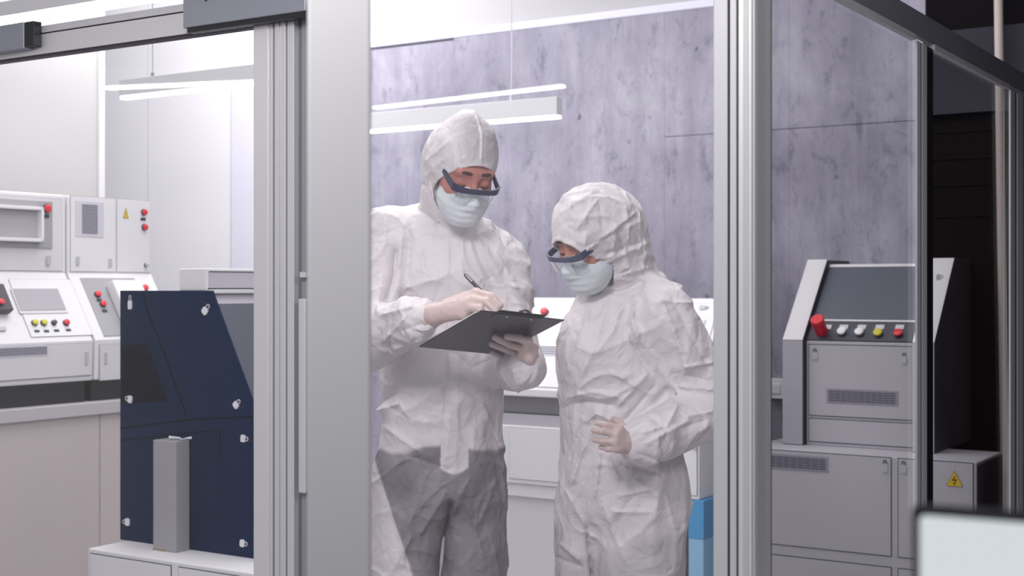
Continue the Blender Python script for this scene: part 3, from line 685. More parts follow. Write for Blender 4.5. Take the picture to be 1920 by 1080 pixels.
F_ms.rect(MB(), mx0, mx1, 0.004, vc-0.006, 0, 0.006).build('control_strip', M['ctrl_dark'], R, bevel=0.001)
b = MB(); F_ms.rect(b, mx0, mx1, vc-0.004, vc+0.004, 0, 0.008, 0); b.build('trim', M['mw2'], R); b = MB(); F_ms.rect(b, mx0, mx1, Lsl-0.016, Lsl-0.002, 0, 0.008, 0); b.build('top_trim', M['mw2'], R)
F_ms.rect(MB(), mx0, mx1, vc+0.005, Lsl-0.017, 0, 0.006).build('screen', M['screen_dark'], R)
F_mb = Face(FR, F_ms.pt(0, 0, 0.006), F_ms.n)
c = F_mb.at(1541, 622); r = 12.5*F_mb.k(1541, 622); b = MB(); hN = 0.055
b.lathe(c, F_mb.n, [(r*0.95, 0), (r*0.95, hN), (r*1.02, hN+0.004), (r*1.02, hN+0.012), (r*0.9, hN+0.016)], 28); o = b.build('emergency_button', M['red'], R, smooth=True); o['label'] = 'tall red emergency button'
for px, py, mat in ((1579, 624, 'white_btn'), (1612, 625, 'white_btn'), (1647, 626.5, 'yellow'), (1685, 627, 'red')): button(F_mb, px, py, 8.5, M[mat], R, 0.014, ring=False)
for px in (1551, 1582, 1616, 1650, 1687): plate(F_mb, (px-8, 609.5, px+8, 617.5), R, 'label_plate', M['vent_plate'], 0.002, bevel=0)
# side arms
def arm(xa_, xb2, name='side_arm'):
    y2 = yM-0.03; n_ = Vector((0, -(zM2-zM1), dS)).normalized(); off = 0.028
    zk = zM1+0.004
    pf = [(y2, zM0), (y2, zk), (y2+dS, zM2+0.02), (yM+0.52, zM2+0.02), (yM+0.52, zM0)]
    o = MB().prism(pf, 'x', xa_, xb2).build(name, M['side_dark'], R, bevel=0.002)
    b = MB(); d_ = Vector((0, dS, zM2+0.02-zk)); b.obox(Vector(((xa_+xb2)/2, y2+dS/2, (zk+zM2+0.02)/2))+Vector((0, -d_.z, d_.y)).normalized()*0.002, (1, 0, 0), d_, Vector((0, -d_.z, d_.y)), (xb2-xa_)/2, d_.length/2, 0.002, 0)  # pale slope against dark sides paints in the light from above
    b.box(xa_, xb2, y2-0.003, y2, zM0+0.003, zk, 1)
    e = b.build('lit_edge_strip', [M['mw2'], pbr('grey edge strip', (172, 171, 180), 0.55)], o); e['label'] = 'front edge strip with top light painted into its slope'
    return o
arm(FR.X(1468, yM-.03), FR.X(1505, yM-.03)); arm(mx1, FR.X(1752, yM-.03)); 
F_ar = Face(FR, (0, yM-0.03, zM1+.004), (0, -(zM2+.016-zM1), dS))
latch(F_ar, 1762, 521, 16, 12, R, M['latch'], -1.3, 0.3, hole=M['slot'])
# wall socket on the concrete
b = MB(); u, z = FB.X(1459), FB.Z(1459, 728)
o = MB().box(-0.035, 0.035, -0.03, 0, -0.04, 0.04); o.box(-0.02, 0.02, -0.033, -0.03, -0.02, 0.02)
o = o.build('wall_socket', M['mw'], loc=FB.wor((u, 0, z)), rotz=FB.a, bevel=0.003); tag(o, 'small white wall socket on the concrete left of the right machine', 'wall socket')

# ------------------------------------------------------------------ laptop in the near corner, on a desk
FT = Frame(1709, 1.0, -0.50)
ztopL = FT.Z(1709, 945); hL, wL = 0.225, 0.33; zd_ = ztopL-hL-0.012
R = empty('desk', FT.wor((0, 0, 0)), FT.a, 'desk below the open laptop in the near right corner', 'desk')
MB().box(-0.15, 0.6, -0.32, 0.18, zd_-0.03, zd_).build('top', M['mw2'], R, bevel=0.003)
for lx in (-0.12, 0.57):
    for ly in (-0.29, 0.15): MB().box(lx-.02, lx+.02, ly-.02, ly+.02, 0, zd_-0.03).build('leg', M['alu'], R)
R = empty('laptop', FT.wor((0, 0, zd_)), FT.a, 'open laptop with a pale glowing screen in the near right corner', 'laptop')
def rrect(x0, x1, z0, z1, r, n=6):
    o = []
    for cx_, cz_, a0 in ((x1-r, z1-r, 0), (x0+r, z1-r, PI/2), (x0+r, z0+r, PI), (x1-r, z0+r, 1.5*PI)):
        o += [(cx_+r*math.cos(a0+PI/2*i/n), cz_+r*math.sin(a0+PI/2*i/n)) for i in range(n+1)]
    return o
lid = MB().prism(rrect(0, wL, 0.012, hL+0.012, 0.007), 'y', 0, 0.006).build('lid', M['black'], R)
scr = emission('laptop screen', (226, 233, 236), 0.72); scr2 = emission('laptop screen blue', (212, 226, 240), 0.72); scr3 = emission('laptop screen mark', (228, 208, 214), 0.72); scr4 = emission('laptop screen green', (216, 228, 224), 0.72)
b = MB(); b.prism(rrect(0.006, wL-0.006, 0.025, hL+0.012-0.0075, 0.004), 'y', -0.0006, 0, 0)
b.box(0.03, wL-.02, -0.0009, -0.0006, hL-0.055, hL-0.042, 3); b.box(0.035, wL-0.02, -0.0009, -0.0006, 0.03, hL-0.075, 1)
for i in range(3): b.box(0.046+i*0.02, 0.053+i*0.02, -0.0009, -0.0006, hL-0.070, hL-0.062, 2)
b.build('screen', [scr, scr2, scr3, scr4], lid)
bs = MB().box(0, wL, -0.23, 0.0, 0, 0.012).build('base', pbr('grey laptop base', (120, 120, 126), 0.4, metal=0.5), R, bevel=0.003)
b = MB()
for i in range(5):
    for j in range(13): b.box(0.02+j*0.0225, 0.039+j*0.0225, -0.03-i*0.02, -0.014-i*0.02, 0.012, 0.0135)
b.build('keyboard', M['black'], bs)
MB().tube([(0.02, 0.003, 0.011), (wL-0.02, 0.003, 0.011)], 0.005, 10).build('hinge', M['black'], R)
# ------------------------------------------------------------------ implicit-surface modelling for the figures
f32 = np.float32
def A3(v): return np.array([v[0], v[1], v[2]], dtype=f32)
def smin(a, b, k):
    h = np.clip(0.5+0.5*(b-a)/k, 0, 1); return b*(1-h)+a*h-k*h*(1-h)
def smax(a, b, k): return -smin(-a, -b, k)
def cap(p, a, b, ra, rb=None, sq=None):
    """round cone from a to b; sq=(direction, factor) flattens it along a direction"""
    rb = ra if rb is None else rb; a, b = A3(a), A3(b); ab = b-a; v = p-a
    t = np.clip((v@ab)/max(float(ab@ab), 1e-9), 0, 1); q = v-t[:, None]*ab
    if sq is not None:
        e = A3(sq[0]); e = e/np.linalg.norm(e); q = q+(q@e)[:, None]*e*(1.0/sq[1]-1.0)
    return np.sqrt((q*q).sum(1))-(ra+(rb-ra)*t)
def ell(p, c, ax, r):
    v = p-A3(c); q = np.stack([v@A3(a) for a in ax], 1); r = np.array(r, f32)
    k0 = np.sqrt(((q/r)**2).sum(1)); k1 = np.sqrt(((q/(r*r))**2).sum(1))+1e-9
    return k0*(k0-1)/k1
def _hash(ix, iy, iz):
    n = (ix.astype(np.int64)*73856093) ^ (iy.astype(np.int64)*19349663) ^ (iz.astype(np.int64)*83492791)
    n = (n ^ (n >> 13))*1274126177 & 0x7fffffff; n = n ^ (n >> 15)
    return ((n & 0xffff)/65535.0).astype(f32)
def vnoise(p):
    i = np.floor(p).astype(np.int32); f = (p-i).astype(f32); u = f*f*f*(f*(f*6-15)+10); out = 0
    for dx in (0, 1):
        wx = u[:, 0] if dx else 1-u[:, 0]
        for dy in (0, 1):
            wy = u[:, 1] if dy else 1-u[:, 1]
            for dz in (0, 1):
                wz = u[:, 2] if dz else 1-u[:, 2]
                out = out+wx*wy*wz*_hash(i[:, 0]+dx, i[:, 1]+dy, i[:, 2]+dz)
    return out
def ridged(p): return 1-np.abs(2*vnoise(p)-1)
def surface(f, lo, hi, h, name, mats, parent=None, smooth_it=1):
    """mesh the zero level of f by surface nets on a grid refined near the surface"""
    lo, hi = np.array(lo, f32), np.array(hi, f32); m = 4
    nb = np.ceil((hi-lo)/(h*m)).astype(int)+1; n = nb*m+1
    cc = np.stack(np.meshgrid(*[lo[k]+(np.arange(nb[k])+0.5)*h*m for k in range(3)], indexing='ij'), -1).reshape(-1, 3).astype(f32)
    cv = f(cc).reshape(nb)
    val = np.empty(n, f32); big = np.repeat(np.repeat(np.repeat(cv, m, 0), m, 1), m, 2)
    big = np.pad(big, ((0, 1), (0, 1), (0, 1)), mode='edge'); val[...] = big
    near = np.abs(big) < h*m*1.9
    idx = np.argwhere(near); pts = (lo+idx*h).astype(f32); v = np.empty(len(pts), f32)
    for s in range(0, len(pts), 400000): v[s:s+400000] = f(pts[s:s+400000])
    val[near] = v
    val[0], val[-1], val[:, 0], val[:, -1], val[:, :, 0], val[:, :, -1] = 1, 1, 1, 1, 1, 1
    ins = val < 0
    cs = [(0,0,0),(1,0,0),(0,1,0),(1,1,0),(0,0,1),(1,0,1),(0,1,1),(1,1,1)]
    def sl(a, c): return a[c[0]:a.shape[0]-1+c[0], c[1]:a.shape[1]-1+c[1], c[2]:a.shape[2]-1+c[2]]
    cnt = sum(sl(ins, c).astype(np.int8) for c in cs); act = (cnt > 0) & (cnt < 8)
    ai = np.argwhere(act); ids = np.full(act.shape, -1, np.int64); ids[act] = np.arange(len(ai))
    cv8 = np.stack([val[ai[:, 0]+c[0], ai[:, 1]+c[1], ai[:, 2]+c[2]] for c in cs], 1); co = np.array(cs, f32)
    acc = np.zeros((len(ai), 3), f32); num = np.zeros(len(ai), f32)
    for a in range(8):
        for b in range(a+1, 8):
            if bin(a ^ b).count('1') != 1: continue
            va, vb = cv8[:, a], cv8[:, b]; cr = (va < 0) != (vb < 0); t = np.where(cr, va/np.where(cr, va-vb, 1), 0)
            acc += np.where(cr[:, None], co[a]+(co[b]-co[a])*t[:, None], 0); num += cr
    V = lo+(ai+acc/num[:, None])*h
    F = []
    for ax in range(3):
        o1, o2 = [(1, 2), (2, 0), (0, 1)][ax]
        a = ins; sh = [slice(None)]*3; s0 = list(sh); s1 = list(sh); s0[ax] = slice(0, -1); s1[ax] = slice(1, None)
        A_, B_ = a[tuple(s0)], a[tuple(s1)]; ch = A_ != B_
        ci = np.argwhere(ch); ok = (ci[:, o1] > 0) & (ci[:, o2] > 0) & (ci[:, o1] < act.shape[o1]) & (ci[:, o2] < act.shape[o2]); ci = ci[ok]
        def g(d1, d2):
            q = ci.copy(); q[:, o1] -= d1; q[:, o2] -= d2; return ids[q[:, 0], q[:, 1], q[:, 2]]
        Q = np.stack([g(1, 1), g(0, 1), g(0, 0), g(1, 0)], 1)
        fl = ~A_[ci[:, 0], ci[:, 1], ci[:, 2]]; Q[fl] = Q[fl][:, ::-1]; F.append(Q)
    F = np.concatenate(F); F = F[(F >= 0).all(1)]
    for _ in range(smooth_it):                       # light relaxation
        s = np.zeros_like(V); c = np.zeros(len(V), f32)
        for k in range(4):
            i, j = F[:, k], F[:, (k+1) % 4]
            for d in range(3):
                s[:, d] += np.bincount(i, V[j, d], len(V)); s[:, d] += np.bincount(j, V[i, d], len(V))
            c += np.bincount(i, minlength=len(V)); c += np.bincount(j, minlength=len(V))
        V = V*0.5+0.5*s/np.maximum(c, 1)[:, None]
    me = bpy.data.meshes.new(name); me.vertices.add(len(V)); me.vertices.foreach_set('co', V.astype(f32).ravel())
    me.loops.add(F.size); me.loops.foreach_set('vertex_index', F.astype(np.int32).ravel())
    me.polygons.add(len(F)); me.polygons.foreach_set('loop_start', np.arange(0, F.size, 4, dtype=np.int32))
    me.polygons.foreach_set('use_smooth', np.ones(len(F), bool)); me.update(calc_edges=True); me.validate()
    for m_ in (mats if isinstance(mats, (list, tuple)) else [mats]): me.materials.append(m_)
    o = bpy.data.objects.new(name, me); COL.objects.link(o)
    if parent: o.parent = parent; o.matrix_parent_inverse = parent.matrix_world.inverted() if False else Matrix.Translation(-parent.location)
    return o, V, F
def proj(p):
    return CX+FPX*p[:, 0]/p[:, 1], CY-(p[:, 2]-CAMZ)*FPX/p[:, 1]
def folds(p, lst, ymax=None):
    """cloth folds: each (polyline in photo px, width px, height m); raised or sunk ridges on the viewer's side of the cloth"""
    x, y = proj(p); out = np.zeros(len(p), f32)
    for pts, wd, amp in lst:
        d = np.full(len(p), 1e9, f32)
        for (x0, y0), (x1, y1) in zip(pts, pts[1:]):
            dx, dy = x1-x0, y1-y0; t = np.clip(((x-x0)*dx+(y-y0)*dy)/(dx*dx+dy*dy), 0, 1)
            dd = np.hypot(x-x0-t*dx, y-y0-t*dy); tp = wd*(0.35+0.65*np.sin(np.pi*np.clip(0.12+0.76*t, 0, 1))) if len(pts) == 2 else wd
            d = np.minimum(d, dd/tp)
        out += (amp*np.exp(-d*1.5)*1.25).astype(f32)
    if ymax is not None: out = out*(p[:, 1] < ymax)
    return out

# ------------------------------------------------------------------ figure materials
def tyvek(name, rgb, under=None):
    m, nt, out = new_mat(name); L = nt.links.new
    b = N(nt, 'ShaderNodeBsdfPrincipled'); b.inputs['Roughness'].default_value = 0.48; b.inputs['Specular IOR Level'].default_value = 0.35
    c = lin(rgb); b.inputs['Base Color'].default_value = c
    tc = N(nt, 'ShaderNodeTexCoord')
    n0 = N(nt, 'ShaderNodeTexNoise'); n0.inputs['Scale'].default_value = 9; n0.inputs['Detail'].default_value = 3; L(tc.outputs['Object'], n0.inputs['Vector'])
    mv = N(nt, 'ShaderNodeMix', data_type='RGBA'); mv.inputs['Factor'].default_value = 0.10; L(tc.outputs['Object'], mv.inputs['A']); L(n0.outputs['Color'], mv.inputs['B'])
    v = N(nt, 'ShaderNodeTexVoronoi'); v.feature = 'DISTANCE_TO_EDGE'; v.inputs['Scale'].default_value = 11; L(mv.outputs['Result'], v.inputs['Vector'])
    v2 = N(nt, 'ShaderNodeTexVoronoi'); v2.feature = 'DISTANCE_TO_EDGE'; v2.inputs['Scale'].default_value = 27; L(mv.outputs['Result'], v2.inputs['Vector'])
    a = N(nt, 'ShaderNodeMath', operation='MULTIPLY_ADD'); a.inputs[1].default_value = 0.45; L(v2.outputs['Distance'], a.inputs[0]); L(v.outputs['Distance'], a.inputs[2])
    n1 = N(nt, 'ShaderNodeTexNoise'); n1.inputs['Scale'].default_value = 60; n1.inputs['Detail'].default_value = 4; L(tc.outputs['Object'], n1.inputs['Vector'])
    a2 = N(nt, 'ShaderNodeMath', operation='MULTIPLY_ADD'); a2.inputs[1].default_value = 0.06; L(n1.outputs['Fac'], a2.inputs[0]); L(a.outputs[0], a2.inputs[2])
    bp = N(nt, 'ShaderNodeBump'); bp.inputs['Strength'].default_value = 0.7; bp.inputs['Distance'].default_value = 0.014
    L(a2.outputs[0], bp.inputs['Height']); L(bp.outputs[0], b.inputs['Normal'])
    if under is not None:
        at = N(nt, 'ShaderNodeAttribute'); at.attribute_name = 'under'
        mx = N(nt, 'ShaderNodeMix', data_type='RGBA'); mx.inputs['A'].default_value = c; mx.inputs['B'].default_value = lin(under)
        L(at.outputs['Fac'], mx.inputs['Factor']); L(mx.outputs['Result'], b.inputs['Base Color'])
    tr = N(nt, 'ShaderNodeBsdfTranslucent'); tr.inputs[0].default_value = (0.85, 0.78, 0.78, 1); ms = N(nt, 'ShaderNodeMixShader'); ms.inputs[0].default_value = 0.08
    L(b.outputs[0], ms.inputs[1]); L(tr.outputs[0], ms.inputs[2]); L(ms.outputs[0], out.inputs[0]); return m
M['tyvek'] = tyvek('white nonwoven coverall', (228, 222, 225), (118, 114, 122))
M['tyvek_trim'] = pbr('white elastic piping', (236, 234, 236), 0.6)
def skin_mat(name, rgb):
    m = pbr(name, rgb, 0.5, noise=0.10, nscale=40, bump=0.08, bscale=300); b = [n for n in m.node_tree.nodes if n.type == 'BSDF_PRINCIPLED'][0]
    b.inputs['Subsurface Weight'].default_value = 0.15; b.inputs['Subsurface Radius'].default_value = (0.012, 0.005, 0.003); b.inputs['Subsurface Scale'].default_value = 1.0
    return m
M['skin_m'] = skin_mat('skin', (188, 126, 116)); M['skin_w'] = skin_mat('fair skin', (196, 138, 122))
M['glove'] = pbr('pale latex', (206, 184, 180), 0.42, noise=0.05, nscale=25, bump=0.25, bscale=70)
M['mask'] = pbr('pale blue mask cloth', (216, 222, 227), 0.75, noise=0.02, nscale=20, bump=0.1, bscale=120)
M['mask_edge'] = pbr('light blue mask edge', (150, 192, 208), 0.7)
M['navy'] = pbr('navy plastic', (36, 40, 72), 0.35)
M['slate'] = pbr('slate blue plastic', (66, 74, 100), 0.32)
M['hair'] = pbr('dark brown hair', (62, 42, 36), 0.6, noise=0.2, nscale=120)
M['eye_w'] = pbr('eye white', (214, 206, 204), 0.2)
M['lens'] = glass_mat('clear safety lens', (0.96, 0.97, 0.98), 1.5, boost=1.8)
M['metal_s'] = pbr('polished metal', (200, 200, 204), 0.25, metal=0.9)

class Head:
    def __init__(s, nasion, yaw, pitch, roll=0.0, sc=1.0):
        y, p_ = math.radians(yaw), math.radians(pitch)
        s.F = Vector((math.sin(y)*math.cos(p_), -math.cos(y)*math.cos(p_), -math.sin(p_)))
        s.U = Vector((math.sin(y)*math.sin(p_), -math.cos(y)*math.sin(p_), math.cos(p_))); s.R = Vector((math.cos(y), math.sin(y), 0))
        q = Matrix.Rotation(math.radians(roll), 3, s.F); s.U = q@s.U; s.R = q@s.R
        s.s = sc; s.C = Vector(nasion)-s.F*(0.095*sc)
    def w(s, r, f, u): return s.C+(s.R*r+s.F*f+s.U*u)*s.s
    def ax(s): return (s.R, s.F, s.U)
    def l(s, p):
        v = (p-A3(s.C))/s.s; return v@A3(s.R), v@A3(s.F), v@A3(s.U)
    def e(s, p, c, r): return ell(p, s.w(*c), s.ax(), [x*s.s for x in r])
    def c(s, p, a, b, ra, rb=None): return cap(p, s.w(*a), s.w(*b), ra*s.s, (ra if rb is None else rb)*s.s)

def head_sdf(H, p, neck, grow=0.0):
    d = H.e(p, (0, -.012, .028), (.075, .094, .086))
    d = smin(d, H.e(p, (0, .028, -.055), (.058, .064, .066)), .03); d = smin(d, H.e(p, (0, .045, -.015), (.064, .05, .075)), .02)
    d = smin(d, H.c(p, (-.04, .078, .018), (.04, .078, .018), .013), .014)
    d = smin(d, H.c(p, (0, .09, .0), (0, .113, -.04), .008, .0125), .012); d = smin(d, H.e(p, (0, .072, -.1), (.024, .022, .018)), .02)
    for sgn in (-1, 1):
        d = smax(d, -H.e(p, (sgn*.033, .104, -.006), (.019, .017, .014)), .012)
        d = smin(d, H.e(p, (sgn*.032, .078, -.009), (.0165, .0135, .0125)), .004)
        d = smin(d, H.e(p, (sgn*.04, .07, -.04), (.02, .018, .02)), .02); d = smin(d, H.e(p, (sgn*.078, -.008, -.012), (.009, .018, .032)), .006)
    d = smin(d, cap(p, H.w(0, -.03, -.06), neck, .056*H.s, .062*H.s), .03)
    return d-grow

def build_face(H, root, neck, chest, skin, frame_mat, male):
    pel = Vector((chest.x, chest.y, 0.92))
    def body(p):
        d = head_sdf(H, p, neck); d = smin(d, cap(p, neck-Vector((.03, 0, .05)), neck+Vector((.03, .0, -.05)), .05), .05)
        return smin(d, cap(p, Vector((chest.x, chest.y, chest.z)), pel, .10, .09), .06)
    C = H.C; lo = (min(C.x, chest.x)-.17, min(C.y, chest.y)-.2, 0.85); hi = (max(C.x, chest.x)+.17, max(C.y, chest.y)+.17, C.z+.17)
    o, V, F = surface(body, lo, hi, 0.0035, 'body', skin, root)
    # eyebrows, lashes
    for sgn in (-1, 1):
        b = MB(); pts = [H.w(sgn*r_, f_, u_) for r_, f_, u_ in ((.013, .0925, .0185), (.024, .0930, .0205), (.036, .0895, .0205), (.049, .0815, .0155))]
        b.tube(pts, [0.0034*H.s, .0048*H.s, .0042*H.s, .0016*H.s], 8); e = b.build('eyebrow', M['hair'], root, smooth=True); e.matrix_parent_inverse = Matrix.Translation(-root.location)
        b = MB(); pts = [H.w(sgn*r_, f_, u_) for r_, f_, u_ in ((.018, .0888, -.0135), (.026, .0918, -.0172), (.034, .0920, -.0178), (.044, .0862, -.0145))]
        b.tube(pts, [.0012*H.s, .0024*H.s, .0026*H.s, .0012*H.s], 8); e = b.build('eyelashes', M['hair'], root, smooth=True); e.matrix_parent_inverse = Matrix.Translation(-root.location)
    # mask
    def mk(p):
        r, f, u = H.l(p)
        d = H.e(p, (0, .053, -.072), (.068, .068, .064)); d = smin(d, H.c(p, (0, .098, -.024), (0, .122, -.05), .011, .012), .03)
        d = smin(d, H.e(p, (0, .075, -.108), (.036, .036, .026)), .03)
        d = d+(0.0011*np.sin(u*2*np.pi/.020+np.abs(r)*30)*np.clip((f-.02)/.05, 0, 1)*np.clip(1-np.abs(r)/.075, 0.15, 1)).astype(f32)
        x, y, z = r*26, f*26, u*26; d = d-0.0022*(ridged(np.stack([x*1.6+u*14, y*.7, z*1.4], 1))-.5)
        top = (u+.018-np.maximum(0, .028-np.abs(r)*.55)*.12)*H.s
        d = smax(d, top, .004); d = smax(d, (-(f-.008-np.abs(u+.07)*.25))*H.s, .006)
        return smax(d, -head_sdf(H, p, neck, -0.004), .003)
    c = H.w(0, .06, -.07); R_ = .12*H.s
    o, V, F = surface(mk, tuple(c-Vector((R_, R_, R_))), tuple(c+Vector((R_, R_, R_))), 0.0026, 'face_mask', [M['mask'], M['mask_edge']], root)
    o['label'] = 'pale blue pleated face mask'
    r, f, u = H.l(V.astype(f32)); cf = F.mean if False else None
    fr = np.abs(r[F]).mean(1); fu = u[F].mean(1); ff = f[F].mean(1); mi = ((ff < .034) | (fu > -.0185) & (np.abs(fr) > .03)).astype(np.int32)
    o.data.polygons.foreach_set('material_index', mi)
    for sgn in (-1, 1):
        b = MB(); b.tube([H.w(sgn*.066, .018, -.04), H.w(sgn*.074, 0.0, -.02), H.w(sgn*.085, -.022, .005), H.w(sgn*.086, -.03, -.02), H.w(sgn*.076, -.005, -.06), H.w(sgn*.064, .018, -.095)], .0016, 6)
        e = b.build('ear_loop', M['tyvek_trim'], root, smooth=True); e.parent = o; e.matrix_parent_inverse = Matrix()
    # safety glasses
    n = 31; W = .0635; fc = .131
    du = -.010
    def gf(r_): return fc-1.6*r_*r_-.018*(abs(r_)/W)**6
    rs = [-W+2*W*i/(n-1) for i in range(n)]; pts = [H.w(r_, gf(r_), du+0.01*abs(r_)) for r_ in rs]
    hh = [(.0068+.0032*(abs(r_)/W)**3)*H.s for r_ in rs]; b = MB(); b.rect_sweep(pts, H.U, .0026*H.s, hh)
    fr_ = b.build('safety_glasses', frame_mat, root, bevel=0.001); fr_.matrix_parent_inverse = Matrix.Translation(-root.location); fr_['label'] = 'dark blue framed clear safety glasses'
    for sgn in (-1, 1):
        tp = [H.w(sgn*(W-.001), gf(W)+.002, du+.0010), H.w(sgn*.066, .075, du+.003), H.w(sgn*.070, .03, du+.010), H.w(sgn*.074, -.01, du+.018)]
        t = MB().rect_sweep(tp, H.U, .0022*H.s, [.0092*H.s, .0085*H.s, .006*H.s, .004*H.s]).build('temple', frame_mat, fr_, bevel=0.001); t.matrix_parent_inverse = Matrix()
    vs, fs = [], []; nu = 12; nr = 33
    for th in (0, 1):
        for j in range(nu):
            u_ = du-.002-.044*j/(nu-1)
            for i in range(nr):
                r_ = -W*.98+2*W*.98*i/(nr-1); uu = u_+(0.010*(abs(r_)/W)**2)*(j/(nu-1))
                vs.append(H.w(r_, gf(r_)-.0005-.006*(j/(nu-1))**2-.0014*th, uu))
    def ok(i, j): 
        r_ = abs(-W*.98+2*W*.98*(i+.5)/(nr-1)); dn = (j+.5)/(nu-1)
        return not (dn > .35 and r_ < .022*((dn-.35)/.65))
    for th in (0, 1):
        for j in range(nu-1):
            for i in range(nr-1):
                if ok(i, j):
                    a = th*nu*nr+j*nr+i; fs.append((a, a+1, a+nr+1, a+nr) if th else (a, a+nr, a+nr+1, a+1))
    l = MB().add(vs, fs).build('lens', M['lens'], fr_, smooth=True); l.matrix_parent_inverse = Matrix(); l['label'] = 'clear lens'

def finger(p, d, pts, r0, r1, k=0.006):
    n = len(pts)-1
    for i in range(n):
        a = r0+(r1-r0)*i/n; b_ = r0+(r1-r0)*(i+1)/n
        d = smin(d, cap(p, pts[i], pts[i+1], a, b_), k if i == 0 else 0.002) if d is not None else cap(p, pts[i], pts[i+1], a, b_)
    return d
def build_glove(root, wrist, fore, knuckles, fingers, thumb, name, rs=1.0, extra=None, label=None, cuff=0.05):
    """knuckles: 4 points; fingers: 4 lists of points starting at the knuckles; thumb: list from the palm side"""
    w_ = Vector(wrist); fo = Vector(fore)
    allp = [w_, w_+(fo-w_).normalized()*cuff]+[q for f_ in fingers for q in f_]+list(thumb)
    def f(p):
        d = cap(p, w_+(fo-w_).normalized()*cuff, w_, .029*rs, .0265*rs)
        for kx in knuckles: d = smin(d, cap(p, w_+(Vector(kx)-w_)*.12, kx, .0155*rs, .0112*rs), .016)
        d0 = d
        for kx, fp, sc in zip(knuckles, fingers, (1.0, 1.03, .97, .86)):
            fd = finger(p, None, [Vector(kx)]+[Vector(q) for q in fp], .0102*rs*sc, .0076*rs*sc)
            d = smin(d, fd, .0045)
        td = finger(p, None, [Vector(q) for q in thumb], .0145*rs, .0085*rs); d = smin(d, td, .008)
        cu = w_+(fo-w_).normalized()*cuff*.16; ax = (fo-w_).normalized(); v = p-A3(cu); t = v@A3(ax); rad = np.sqrt(np.maximum((v*v).sum(1)-t*t, 0))
        tor = np.sqrt((rad-.0285*rs)**2+(t)**2)-.0026; d = smin(d, tor, .002)
        tor = np.sqrt((rad-.029*rs)**2+(t-.008)**2)-.0020; d = smin(d, tor, .002)
        d = d-0.0011*(ridged(p*np.array([70, 70, 70], f32))-.5)
        return d
    lo = [min(q[k] for q in allp)-.045 for k in range(3)]; hi = [max(q[k] for q in allp)+.045 for k in range(3)]
    o, V, F = surface(f, lo, hi, 0.002, name, M['glove'], root)
    if label: o['label'] = label
    return o

def hood_sdf(p, H, nb, opts):
    d = smin(H.e(p, (0, -.012, .012), opts['skull']), H.e(p, (0, -.012, .028), (.081, .100, .092)), .01)
    d = smin(d, cap(p, H.w(0, -.045, -.02), nb, opts['drape'][0], opts['drape'][1]), .03)
    for (c, r) in opts.get('blobs', []): d = smin(d, ell(p, c, H.ax(), r), .03)
    if 'peak' in opts: d = smin(d, H.c(p, *opts['peak']), .05)
    return d
def hood_open(p, H, opts):
    r, f, u = H.l(p); a, b_, uc = opts['open']
    bb = np.where(u > uc, b_, b_*1.25)
    e = (np.sqrt((r/a)**2+((u-uc)/bb)**2)-1)*a*H.s
    return e, r, f, u

